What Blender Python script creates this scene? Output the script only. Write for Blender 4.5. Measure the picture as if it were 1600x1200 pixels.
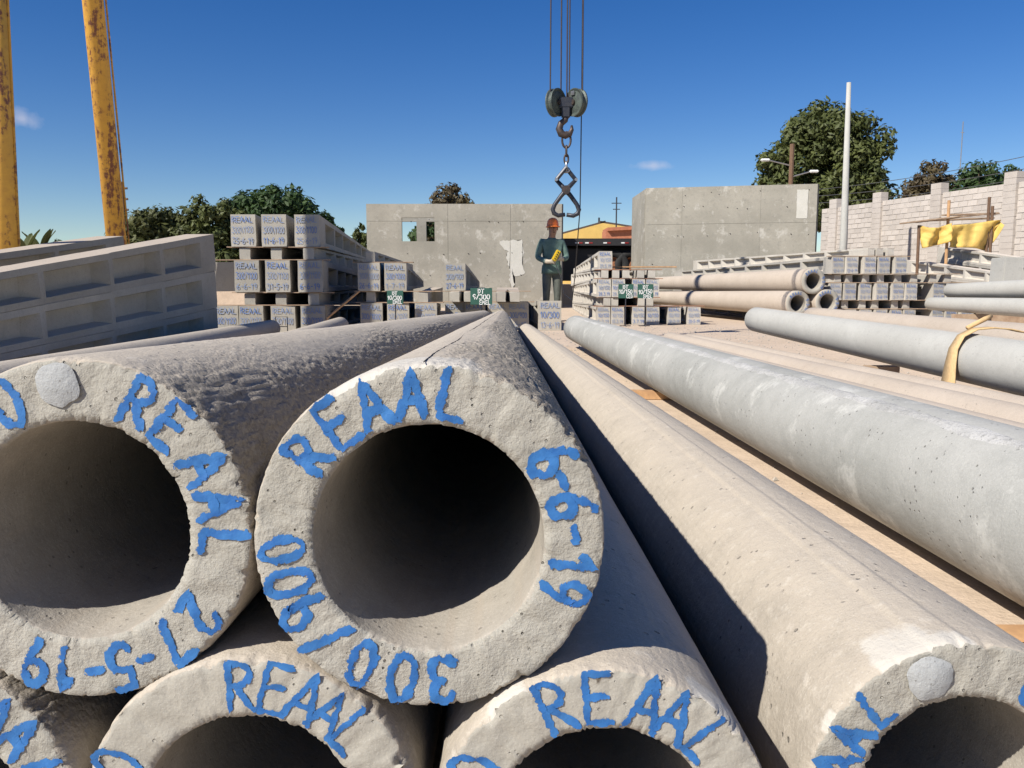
import bpy, bmesh, math, random
from mathutils import Vector, Matrix, noise
import numpy as np
random.seed(7)
for o in list(bpy.data.objects): bpy.data.objects.remove(o)
scene = bpy.context.scene
COL = scene.collection
PI = math.pi

# ------------------------------------------------------------------ camera
CAMH = .7095
FPX = 1294.0                       # focal length in photo pixels (1600 wide)
PITCH = math.atan((600-440)/FPX)
cam_d = bpy.data.cameras.new('camera'); cam = bpy.data.objects.new('camera', cam_d); COL.objects.link(cam)
cam.location = (0, 0, CAMH); cam.rotation_euler = (PI/2-PITCH, 0, 0)
cam_d.sensor_width = 36; cam_d.sensor_fit = 'HORIZONTAL'; cam_d.lens = 36*FPX/1600
cam_d.clip_start = .02; cam_d.clip_end = 2000
scene.camera = cam
# ------------------------------------------------------------------ light
SUN_DIR = Vector((.690, .590, -.810)).normalized()      # direction the light travels
world = bpy.data.worlds.new('World'); scene.world = world; world.use_nodes = True
wn = world.node_tree.nodes; wl = world.node_tree.links
sky = wn.new('ShaderNodeTexSky'); sky.sky_type = 'NISHITA'; sky.sun_disc = False
sky.sun_elevation = math.asin(-SUN_DIR.z)
sky.sun_rotation = math.atan2(-SUN_DIR.x, -SUN_DIR.y)
sky.altitude = 1100; sky.air_density = 1.0; sky.dust_density = .3; sky.ozone_density = 2.2
bg = wn['Background']; bg.inputs['Strength'].default_value = .07
hs = wn.new('ShaderNodeHueSaturation'); hs.inputs['Saturation'].default_value = 1.4; hs.inputs['Value'].default_value = 1.08; hs.inputs['Hue'].default_value = .514
wl.new(sky.outputs[0], hs.inputs['Color'])
wtc = wn.new('ShaderNodeTexCoord'); cur = hs.outputs[0]
for (cpx, cpy, cw, ch) in ((1018, 259, .030, .0065), (35, 186, .020, .012)):       # two wisps of cloud, by direction
    cd = Vector(((cpx-800)/FPX, math.cos(PITCH), -math.sin(PITCH))) + Vector((0, math.sin(PITCH), math.cos(PITCH)))*((600-cpy)/FPX); cd.normalize()
    mp_ = wn.new('ShaderNodeVectorMath'); mp_.operation = 'SUBTRACT'; wl.new(wtc.outputs['Generated'], mp_.inputs[0]); mp_.inputs[1].default_value = cd
    sc_ = wn.new('ShaderNodeVectorMath'); sc_.operation = 'MULTIPLY'; wl.new(mp_.outputs[0], sc_.inputs[0]); sc_.inputs[1].default_value = (1/cw, 1/cw, 1/ch)
    ln_ = wn.new('ShaderNodeVectorMath'); ln_.operation = 'LENGTH'; wl.new(sc_.outputs[0], ln_.inputs[0])
    nn_ = wn.new('ShaderNodeTexNoise'); nn_.inputs['Scale'].default_value = 60; nn_.inputs['Detail'].default_value = 6; wl.new(wtc.outputs['Generated'], nn_.inputs['Vector'])
    ad_ = wn.new('ShaderNodeMath'); ad_.operation = 'MULTIPLY_ADD'; wl.new(nn_.outputs['Fac'], ad_.inputs[0]); ad_.inputs[1].default_value = 1.6; wl.new(ln_.outputs['Value'], ad_.inputs[2])
    rm_ = wn.new('ShaderNodeMapRange'); wl.new(ad_.outputs[0], rm_.inputs['Value']); rm_.inputs['From Min'].default_value = .75; rm_.inputs['From Max'].default_value = 1.7; rm_.inputs['To Min'].default_value = .38; rm_.inputs['To Max'].default_value = 0
    mx_ = wn.new('ShaderNodeMix'); mx_.data_type = 'RGBA'; wl.new(rm_.outputs[0], mx_.inputs[0]); wl.new(cur, mx_.inputs[6]); mx_.inputs[7].default_value = (8.5, 8, 8.6, 1); cur = mx_.outputs[2]
wl.new(cur, bg.inputs['Color'])
sun_d = bpy.data.lights.new('sun', 'SUN'); sun_d.energy = 5.0; sun_d.angle = math.radians(.53); sun_d.color = (1, .95, .87)
sun = bpy.data.objects.new('sun', sun_d); COL.objects.link(sun)
sun.rotation_euler = SUN_DIR.to_track_quat('-Z', 'Y').to_euler(); sun.location = (-8, -6, 12)
vs = scene.view_settings; vs.view_transform = 'Standard'; vs.look = 'None'; vs.exposure = 0.45; vs.gamma = 1
vs.use_curve_mapping = False
scene.render.engine = 'CYCLES'; scene.cycles.max_bounces = 6; scene.cycles.diffuse_bounces = 2

# ------------------------------------------------------------------ helpers
FW = Vector((0, math.cos(PITCH), -math.sin(PITCH))); UP = Vector((0, math.sin(PITCH), math.cos(PITCH)))
def _ray(px, py): return FW + Vector((1, 0, 0))*((px-800)/FPX) - UP*((py-600)/FPX)
def WY(px, py, Y):
    r = _ray(px, py); return Vector((0, 0, CAMH)) + r*(Y/r.y)
def XA(px, Y): return WY(px, 440, Y).x
def ZA(py, Y): return WY(800, py, Y).z

def tag(o, label=None, cat=None, group=None, kind=None):
    if label: o['label'] = label
    if cat: o['category'] = cat
    if group: o['group'] = group
    if kind: o['kind'] = kind
    return o
def mesh_obj(name, verts, faces, mat=None, parent=None, smooth=False):
    me = bpy.data.meshes.new(name); me.from_pydata([tuple(v) for v in verts], [], faces); me.update()
    return link_mesh(name, me, mat, parent, smooth)
def link_mesh(name, me, mat=None, parent=None, smooth=False):
    o = bpy.data.objects.new(name, me); COL.objects.link(o)
    if mat and not me.materials: me.materials.append(mat)
    if parent: o.parent = parent
    if smooth:
        me.polygons.foreach_set('use_smooth', [True]*len(me.polygons))
    return o
def bm_obj(name, bm, mat=None, parent=None, smooth=False):
    me = bpy.data.meshes.new(name); bm.to_mesh(me); bm.free()
    return link_mesh(name, me, mat, parent, smooth)
def empty(name, loc=(0, 0, 0), rz=0):
    o = bpy.data.objects.new(name, None); COL.objects.link(o); o.location = loc; o.rotation_euler = (0, 0, rz); return o
def add_box(bm, c, s, rot=None, bev=0):
    m = Matrix.Translation(c) @ (rot.to_4x4() if rot else Matrix.Identity(4)) @ Matrix.Diagonal((s[0], s[1], s[2], 1))
    r = bmesh.ops.create_cube(bm, size=1, matrix=m)
    if bev:
        es = {e for v in r['verts'] for e in v.link_edges}
        bmesh.ops.bevel(bm, geom=list(es), offset=bev, segments=2, affect='EDGES', clamp_overlap=True)
def add_tube(bm, pts, rad, n=8, caps=True):
    pts = [Vector(p) for p in pts]
    rads = rad if isinstance(rad, (list, tuple)) else [rad]*len(pts)
    rings = []
    ref = None
    for i, p in enumerate(pts):
        d = (pts[min(i+1, len(pts)-1)]-pts[max(i-1, 0)]).normalized()
        if ref is None:
            ref = d.orthogonal().normalized()
        ref = (ref - d*ref.dot(d)).normalized(); b = d.cross(ref)
        rings.append([bm.verts.new(p+(ref*math.cos(2*PI*k/n)+b*math.sin(2*PI*k/n))*rads[i]) for k in range(n)])
    for a, b in zip(rings, rings[1:]):
        for k in range(n): bm.faces.new((a[k], a[(k+1) % n], b[(k+1) % n], b[k]))
    if caps:
        bm.faces.new(rings[0][::-1]); bm.faces.new(rings[-1])
def frame_to(p0, p1):
    """matrix with local +Y from p0 to p1, local Z near world up"""
    y = (Vector(p1)-Vector(p0)).normalized(); x = y.cross(Vector((0, 0, 1))).normalized(); z = x.cross(y)
    m = Matrix((x, y, z)).transposed().to_4x4(); m.translation = Vector(p0); return m
def sstep(a, b, x):
    t = min(1, max(0, (x-a)/(b-a))); return t*t*(3-2*t)

# ------------------------------------------------------------------ materials
def nodemat(name):
    m = bpy.data.materials.new(name); m.use_nodes = True
    return m, m.node_tree.nodes, m.node_tree.links, m.node_tree.nodes['Principled BSDF']
def tex_coord(N, L, scale=None, space='Object'):
    tc = N.new('ShaderNodeTexCoord')
    if scale is None: return tc.outputs[space]
    mp = N.new('ShaderNodeMapping'); mp.inputs['Scale'].default_value = scale; L.new(tc.outputs[space], mp.inputs[0]); return mp.outputs[0]
def noise_n(N, L, vec, scale, detail=4, rough=.55):
    n = N.new('ShaderNodeTexNoise'); n.inputs['Scale'].default_value = scale; n.inputs['Detail'].default_value = detail
    n.inputs['Roughness'].default_value = rough; L.new(vec, n.inputs['Vector']); return n.outputs['Fac']
def ramp(N, L, fac, stops):
    r = N.new('ShaderNodeValToRGB'); L.new(fac, r.inputs[0])
    e = r.color_ramp.elements
    while len(e) < len(stops): e.new(.5)
    for k, (p, c) in enumerate(stops):
        e[k].position = p; e[k].color = (*c, 1) if len(c) == 3 else c
    return r.outputs[0]
def g(v): return (v, v, v)
def mixc(N, L, fac, a, b, mode='MIX'):
    m = N.new('ShaderNodeMix'); m.data_type = 'RGBA'; m.blend_type = mode
    for s, v in ((0, fac), (6, a), (7, b)):
        if hasattr(v, 'is_linked') or hasattr(v, 'links'): L.new(v, m.inputs[s])
        elif isinstance(v, (int, float)): m.inputs[s].default_value = v
        else: m.inputs[s].default_value = (*v, 1)
    return m.outputs[2]
def math_n(N, L, op, a, b=None):
    m = N.new('ShaderNodeMath'); m.operation = op
    for i, v in enumerate((a, b)):
        if v is None: continue
        if isinstance(v, (int, float)): m.inputs[i].default_value = v
        else: L.new(v, m.inputs[i])
    return m.outputs[0]
def bump(N, L, h, strength, dist, prev=None):
    b = N.new('ShaderNodeBump'); b.inputs['Distance'].default_value = dist
    if isinstance(strength, (int, float)): b.inputs['Strength'].default_value = strength
    else: L.new(strength, b.inputs['Strength'])
    L.new(h, b.inputs['Height'])
    if prev: L.new(prev, b.inputs['Normal'])
    return b.outputs[0]

def concrete(name, c1, c2, c3=None, fine=1.0, pits=.5, bumpd=.004, rough_attr=False, streak=None, top_dust=None, white=None):
    """layered concrete: big blotches, mid mottling, fine grain, air holes"""
    m, N, L, P = nodemat(name)
    v = tex_coord(N, L)
    big = noise_n(N, L, v, 1.7*fine, 6, .6); mid = noise_n(N, L, v, 14*fine, 6, .65); fin = noise_n(N, L, v, 160*fine, 4, .7)
    col = mixc(N, L, ramp(N, L, big, [(.35, g(0)), (.65, g(1))]), c1, c2)
    if c3: col = mixc(N, L, ramp(N, L, mid, [(.5, g(0)), (.72, g(1))]), col, c3)
    col = mixc(N, L, .35, col, ramp(N, L, mid, [(.3, g(.55)), (.7, g(1.0))]), 'MULTIPLY')
    col = mixc(N, L, .3, col, ramp(N, L, fin, [(.3, g(.5)), (.7, g(1.0))]), 'MULTIPLY')
    if streak:
        vs_ = tex_coord(N, L, (40, 1.2, 40)); sn = noise_n(N, L, vs_, 1, 4, .6)
        col = mixc(N, L, ramp(N, L, sn, [(.5, g(0)), (.75, g(.7))]), col, streak)
    if top_dust:
        ge = N.new('ShaderNodeNewGeometry'); sx = N.new('ShaderNodeSeparateXYZ'); L.new(ge.outputs['Normal'], sx.inputs[0])
        dn = math_n(N, L, 'ADD', sx.outputs[2], math_n(N, L, 'MULTIPLY', math_n(N, L, 'SUBTRACT', mid, .5), 1.3))
        col = mixc(N, L, ramp(N, L, dn, [(.35, g(0)), (.95, g(.85))]), col, top_dust)
    if white:
        wn_ = noise_n(N, L, v, 5*fine, 5, .7)
        col = mixc(N, L, ramp(N, L, wn_, [(.56, g(0)), (.66, g(.8))]), col, white)
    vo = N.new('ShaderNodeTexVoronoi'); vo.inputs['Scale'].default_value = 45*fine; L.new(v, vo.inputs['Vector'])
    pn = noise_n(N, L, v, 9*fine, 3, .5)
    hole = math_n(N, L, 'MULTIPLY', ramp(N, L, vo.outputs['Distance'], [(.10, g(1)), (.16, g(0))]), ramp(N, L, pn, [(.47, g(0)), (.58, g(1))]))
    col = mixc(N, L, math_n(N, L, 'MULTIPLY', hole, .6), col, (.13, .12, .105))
    gr = noise_n(N, L, v, 420*fine, 2, .5); col = mixc(N, L, ramp(N, L, gr, [(.62, g(0)), (.72, g(.4))]), col, (.62, .59, .53)); col = mixc(N, L, ramp(N, L, gr, [(.28, g(.45)), (.36, g(0))]), col, (.20, .18, .155))
    nrm = bump(N, L, mid, .5, bumpd*1.6)
    nrm = bump(N, L, fin, .55, bumpd*.35, nrm)
    inv = math_n(N, L, 'SUBTRACT', 1.0, hole)
    nrm = bump(N, L, inv, pits, .006, nrm)
    if rough_attr:
        at = N.new('ShaderNodeAttribute'); at.attribute_name = 'coarse'
        v2 = N.new('ShaderNodeTexVoronoi'); v2.inputs['Scale'].default_value = 140; v2.inputs['Randomness'].default_value = 1; L.new(v, v2.inputs['Vector'])
        nn = noise_n(N, L, v, 110, 5, .75)
        hh = math_n(N, L, 'ADD', math_n(N, L, 'MULTIPLY', v2.outputs['Distance'], -.6), nn)
        nrm = bump(N, L, hh, at.outputs['Fac'], .009, nrm)
        as_ = N.new('ShaderNodeAttribute'); as_.attribute_name = 'smear'
        sf = math_n(N, L, 'ADD', as_.outputs['Fac'], math_n(N, L, 'MULTIPLY', math_n(N, L, 'SUBTRACT', noise_n(N, L, v, 26, 6, .7), .5), 1.5))
        col = mixc(N, L, ramp(N, L, math_n(N, L, 'MULTIPLY', sf, math_n(N, L, 'GREATER_THAN', as_.outputs['Fac'], .02)), [(.5, g(0)), (.75, g(.75))]), col, (.56, .53, .47))
        fl = noise_n(N, L, v, 38, 7, .8)
        col = mixc(N, L, ramp(N, L, fl, [(.54, g(0)), (.66, g(.45))]), col, (.60, .55, .47))
        nrm = bump(N, L, fl, .6, .005, nrm)
        col = mixc(N, L, math_n(N, L, 'MULTIPLY', at.outputs['Fac'], ramp(N, L, nn, [(.36, g(.4)), (.47, g(0))])), col, (.20, .18, .15))
    L.new(col, P.inputs['Base Color']); L.new(nrm, P.inputs['Normal'])
    P.inputs['Roughness'].default_value = .9; P.inputs['Specular IOR Level'].default_value = .25
    return m
def simple(name, c, rough=.7, metal=0, var=.25, scale=20, c2=None, bumpd=0):
    m, N, L, P = nodemat(name); v = tex_coord(N, L); n = noise_n(N, L, v, scale, 5, .6)
    c2 = c2 or tuple(x*(1-var) for x in c)
    L.new(mixc(N, L, ramp(N, L, n, [(.35, g(0)), (.65, g(1))]), c, c2), P.inputs['Base Color'])
    P.inputs['Roughness'].default_value = rough; P.inputs['Metallic'].default_value = metal
    if bumpd: L.new(bump(N, L, n, .6, bumpd), P.inputs['Normal'])
    return m
M = {}
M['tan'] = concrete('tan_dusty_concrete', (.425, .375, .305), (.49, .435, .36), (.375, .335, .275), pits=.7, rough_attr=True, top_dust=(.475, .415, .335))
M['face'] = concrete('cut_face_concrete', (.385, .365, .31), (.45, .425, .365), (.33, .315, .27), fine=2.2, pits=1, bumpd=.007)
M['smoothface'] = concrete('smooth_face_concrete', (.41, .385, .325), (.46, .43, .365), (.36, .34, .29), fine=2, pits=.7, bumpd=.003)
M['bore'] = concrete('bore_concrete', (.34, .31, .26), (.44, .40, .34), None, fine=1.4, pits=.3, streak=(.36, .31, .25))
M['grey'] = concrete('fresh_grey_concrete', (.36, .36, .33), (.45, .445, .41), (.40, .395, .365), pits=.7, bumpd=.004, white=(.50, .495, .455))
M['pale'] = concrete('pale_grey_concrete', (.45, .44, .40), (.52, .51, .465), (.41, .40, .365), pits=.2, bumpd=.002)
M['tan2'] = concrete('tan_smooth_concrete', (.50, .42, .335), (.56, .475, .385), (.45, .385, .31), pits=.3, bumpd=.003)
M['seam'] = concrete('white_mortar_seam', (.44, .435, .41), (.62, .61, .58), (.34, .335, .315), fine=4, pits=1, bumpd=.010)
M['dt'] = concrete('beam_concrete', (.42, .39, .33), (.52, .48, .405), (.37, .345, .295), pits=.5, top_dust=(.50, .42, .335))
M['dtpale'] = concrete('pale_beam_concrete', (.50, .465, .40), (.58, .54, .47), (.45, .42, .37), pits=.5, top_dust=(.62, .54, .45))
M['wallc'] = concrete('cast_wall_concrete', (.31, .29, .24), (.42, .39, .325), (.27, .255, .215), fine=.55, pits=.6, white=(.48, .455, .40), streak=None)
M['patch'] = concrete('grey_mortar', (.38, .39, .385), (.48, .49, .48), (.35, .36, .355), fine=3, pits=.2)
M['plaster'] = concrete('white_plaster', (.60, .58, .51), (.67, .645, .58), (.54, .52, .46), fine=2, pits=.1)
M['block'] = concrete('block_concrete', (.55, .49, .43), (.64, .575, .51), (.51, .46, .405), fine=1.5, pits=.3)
M['crack'] = simple('dark_crack_grime', (.06, .05, .045), .95)
def vary(m):
    N, L = m.node_tree.nodes, m.node_tree.links; P = N['Principled BSDF']; src = P.inputs['Base Color'].links[0].from_socket
    oi = N.new('ShaderNodeObjectInfo'); L.new(mixc(N, L, 1.0, src, ramp(N, L, oi.outputs['Random'], [(0, g(.86)), (1, g(1.06))]), 'MULTIPLY'), P.inputs['Base Color'])
vary(M['block']); vary(M['dt']); vary(M['dtpale'])
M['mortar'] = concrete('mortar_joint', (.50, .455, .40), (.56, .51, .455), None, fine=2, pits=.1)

def paint_mat():
    m, N, L, P = nodemat('blue_brush_paint'); v = tex_coord(N, L)
    n = noise_n(N, L, v, 220, 4, .7); n2 = noise_n(N, L, v, 35, 3, .6)
    L.new(mixc(N, L, ramp(N, L, n2, [(.35, g(0)), (.65, g(1))]), (.008, .09, .30), (.03, .155, .40)), P.inputs['Base Color'])
    P.inputs['Roughness'].default_value = .55
    at = N.new('ShaderNodeAttribute'); at.attribute_name = 'core'
    n3 = noise_n(N, L, v, 300, 5, .75)
    a = math_n(N, L, 'ADD', at.outputs['Fac'], math_n(N, L, 'MULTIPLY', math_n(N, L, 'SUBTRACT', n3, .5), 1.3))
    a = math_n(N, L, 'ADD', a, math_n(N, L, 'MULTIPLY', math_n(N, L, 'SUBTRACT', n2, .5), 1.7))
    vst = tex_coord(N, L, (1, 1, 1)); strk = noise_n(N, L, vst, 120, 2, .5)
    a = math_n(N, L, 'ADD', a, math_n(N, L, 'MULTIPLY', math_n(N, L, 'SUBTRACT', strk, .5), 1.6))
    L.new(ramp(N, L, a, [(.16, g(0)), (.24, g(1))]), P.inputs['Alpha'])
    L.new(bump(N, L, n, .4, .0015), P.inputs['Normal'])
    return m
M['paint'] = paint_mat()
M['inkblue'] = simple('faded_blue_marking', (.06, .14, .38), .7, c2=(.16, .25, .48), scale=30)
M['inkfaded'] = simple('worn_blue_marking', (.20, .26, .40), .8, c2=(.30, .33, .40), scale=40)
M['inkmid'] = simple('blue_marking', (.10, .19, .42), .7, c2=(.20, .28, .45), scale=30)
M['white'] = simple('white_lettering', (.85, .85, .82), .6)
M['green'] = simple('green_sign_paint', (.025, .085, .06), .5, c2=(.035, .11, .08))
M['wood'] = simple('raw_timber', (.55, .33, .16), .85, c2=(.38, .22, .11), scale=14, bumpd=.004)
M['woodgrey'] = simple('weathered_board', (.42, .31, .21), .9, c2=(.30, .20, .13), scale=9, bumpd=.004)
M['redboard'] = simple('reddish_board', (.38, .19, .11), .9, c2=(.26, .14, .09), scale=9)
M['darksteel'] = simple('dark_painted_steel', (.028, .032, .045), .45, .3, c2=(.05, .05, .055), scale=30)
M['sheave'] = simple('worn_green_steel', (.10, .125, .105), .5, .3, c2=(.055, .065, .06), scale=16)
M['hook'] = simple('dark_forged_steel', (.05, .045, .045), .5, .5, c2=(.10, .07, .055), scale=22)
M['galv'] = simple('galvanised_shackle', (.45, .45, .45), .35, .8)
M['rope'] = simple('wire_rope', (.05, .04, .045), .7, .2)
M['cable'] = simple('rubber_cable', (.02, .02, .024), .6)
M['yellowbox'] = simple('yellow_plastic', (.75, .50, .02), .4)
M['helmet'] = simple('orange_plastic', (.92, .22, .04), .35, var=.1)
M['shirt'] = simple('green_work_shirt', (.09, .15, .125), .9, c2=(.15, .225, .185), scale=9, bumpd=.03)
M['trouser'] = simple('dark_work_trousers', (.085, .095, .08), .9, c2=(.13, .14, .115), scale=8, bumpd=.03)
M['skin'] = simple('skin', (.36, .19, .12), .6, var=.12)
M['glove'] = simple('leather_glove', (.52, .45, .34), .85, scale=40)
M['boot'] = simple('black_boot', (.02, .018, .016), .6)
M['strap'] = simple('webbing_strap', (.62, .43, .21), .85, c2=(.52, .35, .17), scale=60, bumpd=.002)
M['tarp'] = simple('yellow_tarp', (.70, .48, .12), .7, c2=(.58, .37, .09), scale=4, bumpd=.03)
M['trunk'] = simple('bark', (.12, .085, .06), .95, c2=(.07, .05, .035), scale=12, bumpd=.02)
M['brownpole'] = simple('brown_timber_pole', (.17, .10, .06), .9)
M['yellowwall'] = simple('yellow_render', (.70, .48, .14), .9, scale=2, var=.15)
M['redwall'] = simple('red_tile', (.45, .17, .09), .9, scale=6)
M['darkroof'] = simple('dark_roof_edge', (.10, .075, .06), .9)
M['tyre'] = simple('tyre_rubber', (.02, .02, .02), .8)
M['rim'] = simple('rusty_rim', (.36, .15, .07), .7, .2, c2=(.22, .10, .05), scale=8)
M['trailer'] = simple('dark_trailer_steel', (.035, .033, .034), .6, .2)
M['redlens'] = simple('red_reflector', (.30, .03, .025), .4)

def yellow_rust():
    m, N, L, P = nodemat('rusty_yellow_paint'); v = tex_coord(N, L, (4, 4, .5)); v2 = tex_coord(N, L)
    n = noise_n(N, L, v, 2.2, 8, .72); n2 = noise_n(N, L, v2, 14, 6, .7)
    f = math_n(N, L, 'ADD', math_n(N, L, 'MULTIPLY', n, .6), math_n(N, L, 'MULTIPLY', n2, .4))
    c = mixc(N, L, ramp(N, L, n2, [(.3, g(0)), (.7, g(1))]), (.72, .40, .055), (.58, .30, .05))
    c = mixc(N, L, ramp(N, L, f, [(.505, g(0)), (.56, g(1))]), c, (.19, .07, .04))
    L.new(c, P.inputs['Base Color']); P.inputs['Roughness'].default_value = .6
    L.new(bump(N, L, f, .4, .01), P.inputs['Normal']); return m
M['yrust'] = yellow_rust()
def leaf(name, a, b):
    m, N, L, P = nodemat(name)
    oi = N.new('ShaderNodeAttribute'); oi.attribute_name = 'tint'
    L.new(mixc(N, L, oi.outputs['Fac'], a, b), P.inputs['Base Color'])
    P.inputs['Roughness'].default_value = .55; P.inputs['Specular IOR Level'].default_value = .3
    tr = N.new('ShaderNodeBsdfTranslucent'); L.new(mixc(N, L, oi.outputs['Fac'], a, b), tr.inputs['Color'])
    mx = N.new('ShaderNodeMixShader'); mx.inputs[0].default_value = .22
    L.new(P.outputs[0], mx.inputs[1]); L.new(tr.outputs[0], mx.inputs[2]); L.new(mx.outputs[0], N['Material Output'].inputs[0])
    return m
M['leaf_dark'] = leaf('dark_leaves', (.022, .045, .014), (.06, .10, .028))
M['leaf_mid'] = leaf('mid_leaves', (.045, .06, .018), (.12, .135, .04))
M['leaf_olive'] = leaf('olive_leaves', (.045, .055, .018), (.11, .115, .035))
M['leaf_brown'] = leaf('dry_leaves', (.07, .05, .028), (.13, .105, .05))
def ground_mat():
    m, N, L, P = nodemat('sandy_ground'); v = tex_coord(N, L)
    a = noise_n(N, L, v, .5, 6, .6); b = noise_n(N, L, v, 6, 6, .65); c = noise_n(N, L, v, 70, 4, .7)
    col = mixc(N, L, ramp(N, L, a, [(.35, g(0)), (.65, g(1))]), (.58, .455, .335), (.64, .51, .385))
    col = mixc(N, L, .4, col, ramp(N, L, b, [(.3, g(.6)), (.7, g(1))]), 'MULTIPLY')
    col = mixc(N, L, .3, col, ramp(N, L, c, [(.3, g(.5)), (.7, g(1))]), 'MULTIPLY')
    L.new(col, P.inputs['Base Color']); P.inputs['Roughness'].default_value = .95
    n = bump(N, L, b, .5, .03); L.new(bump(N, L, c, .5, .006, n), P.inputs['Normal']); return m
M['ground'] = ground_mat()

# ------------------------------------------------------------------ setting
gnd = mesh_obj('ground', [(-400, -60, 0), (400, -60, 0), (400, 900, 0), (-400, 900, 0)], [(0, 1, 2, 3)], M['ground'])
tag(gnd, 'sandy tan yard ground', kind='structure')

rg = random.Random(3); V, Fc = [], []
for k in range(2600):
    Yp = rg.uniform(2.5, 15) if k % 3 else rg.uniform(8, 13); Xp = rg.uniform(.4, 3.4) if k % 4 else rg.uniform(-3.5, 7)
    sz = .004+.016*rg.random()**3; i0 = len(V)
    for d in ((1, 0, 0), (-.4, .9, 0), (-.5, -.8, 0), (.1, .1, .9), (0, 0, -.6)): V.append((Xp+sz*d[0]*rg.uniform(.6, 1.3), Yp+sz*d[1]*rg.uniform(.6, 1.3), .002+sz*d[2]*rg.uniform(.6, 1)))
    Fc += [(i0+a, i0+b, i0+c) for a, b, c in ((0, 1, 3), (1, 2, 3), (2, 0, 3), (1, 0, 4), (2, 1, 4), (0, 2, 4))]
tag(mesh_obj('gravel', V, Fc, M['dtpale']), 'loose stones and concrete crumbs on the sand', 'gravel', kind='stuff')
# ------------------------------------------------------------------ hand lettering
def arc(cx, cy, rx, ry, a0, a1, n=9):
    return [(cx+rx*math.cos(math.radians(a0+(a1-a0)*k/n)), cy+ry*math.sin(math.radians(a0+(a1-a0)*k/n))) for k in range(n+1)]
GL = {
 'R': [[(.05, 0), (.05, 1)], [(.05, .98)]+arc(.22, .75, .33, .24, 90, -90)+[(.08, .5)], [(.2, .5), (.62, 0)]],
 'E': [[(.58, .97), (.06, 1), (.05, .5), (.05, .02), (.6, 0)], [(.06, .52), (.5, .54)]],
 'A': [[(0, 0), (.33, 1), (.66, 0)], [(.13, .36), (.54, .36)]],
 'L': [[(.1, 1), (.06, .03), (.58, 0)]],
 'D': [[(.08, 0), (.08, 1)], [(.0, .98)]+arc(.1, .5, .48, .48, 90, -90)+[(0, .02)]],
 'T': [[(0, 1), (.65, .98)], [(.33, 1), (.31, 0)]],
 'C': [arc(.36, .5, .34, .5, 50, 310, 12)],
 'B': [[(.08, 0), (.08, 1)], [(.08, .98)]+arc(.2, .76, .3, .22, 90, -90)+[(.1, .53)], [(.1, .53)]+arc(.2, .27, .36, .26, 90, -90)+[(.06, 0)]],
 'M': [[(.02, 0), (.08, 1), (.36, .35), (.64, 1), (.7, 0)]],
 '0': [arc(.31, .5, .29, .5, 100, 455, 16)],
 '1': [[(.08, .72), (.32, 1), (.32, 0)]],
 '2': [arc(.3, .72, .27, .28, 165, -25, 8)+[(.04, .02), (.6, .03)]],
 '3': [arc(.26, .75, .27, .25, 150, -80, 9), arc(.26, .26, .32, .27, 80, -150, 9)],
 '5': [[(.56, 1), (.12, .98), (.1, .56)]+arc(.27, .3, .3, .3, 105, -140, 9)],
 '6': [[(.5, 1), (.26, .82), (.07, .45)]+arc(.32, .26, .26, .26, 160, 520, 14)],
 '7': [[(.02, .95), (.58, .98), (.22, 0)]],
 '8': [arc(.3, .75, .23, .25, 270, 630, 12), arc(.3, .26, .28, .26, 90, 450, 12)],
 '9': [arc(.3, .72, .26, .27, 10, 370, 14)+[(.5, .4), (.36, 0)]],
 '/': [[(.0, -.05), (.5, 1.05)]], '\\': [[(.0, 1.05), (.45, -.05)]],
 '-': [[(.08, .48), (.42, .5)]], '.': [[(.12, .05), (.2, .05)]], ' ': []}
GW = {'1': .5, '-': .55, '.': .32, '/': .55, '\\': .5, ' ': .5, 'M': .85, 'A': .72}
def ribbon(V, Fc, pts, w, rnd, xf, jit=.12):
    P = []
    for a, b in zip(pts, pts[1:]):
        a, b = Vector(a), Vector(b); n = max(1, int((b-a).length/(w*.55)))
        P += [a+(b-a)*(k/n) for k in range(n)]
    P.append(Vector(pts[-1]))
    if len(P) < 2: return
    d0 = (P[1]-P[0]).normalized(); d1 = (P[-1]-P[-2]).normalized()
    P = [P[0]-d0*w*.45]+P+[P[-1]+d1*w*.45]
    base = len(V)
    for i, p in enumerate(P):
        d = (P[min(i+1, len(P)-1)]-P[max(i-1, 0)]).normalized(); nn = Vector((-d.y, d.x))
        ww = w*.5*(.6 if i in (0, len(P)-1) else 1)
        for s in (1, 0, -1):
            V.append(xf(p+nn*s*ww*(1+rnd.uniform(-jit, jit))))
            CORE.append(0 if s or i in (0, len(P)-1) else 1)
    for i in range(len(P)-1):
        a = base+3*i; Fc.append((a, a+1, a+4, a+3)); Fc.append((a+1, a+2, a+5, a+4))
CORE = []
def text_obj(V, Fc, mat, parent):
    o = mesh_obj('painted_lettering', V, Fc, mat, parent, True)
    at = o.data.attributes.new('core', 'FLOAT', 'POINT'); at.data.foreach_set('value', CORE[-len(V):]); return o
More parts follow.
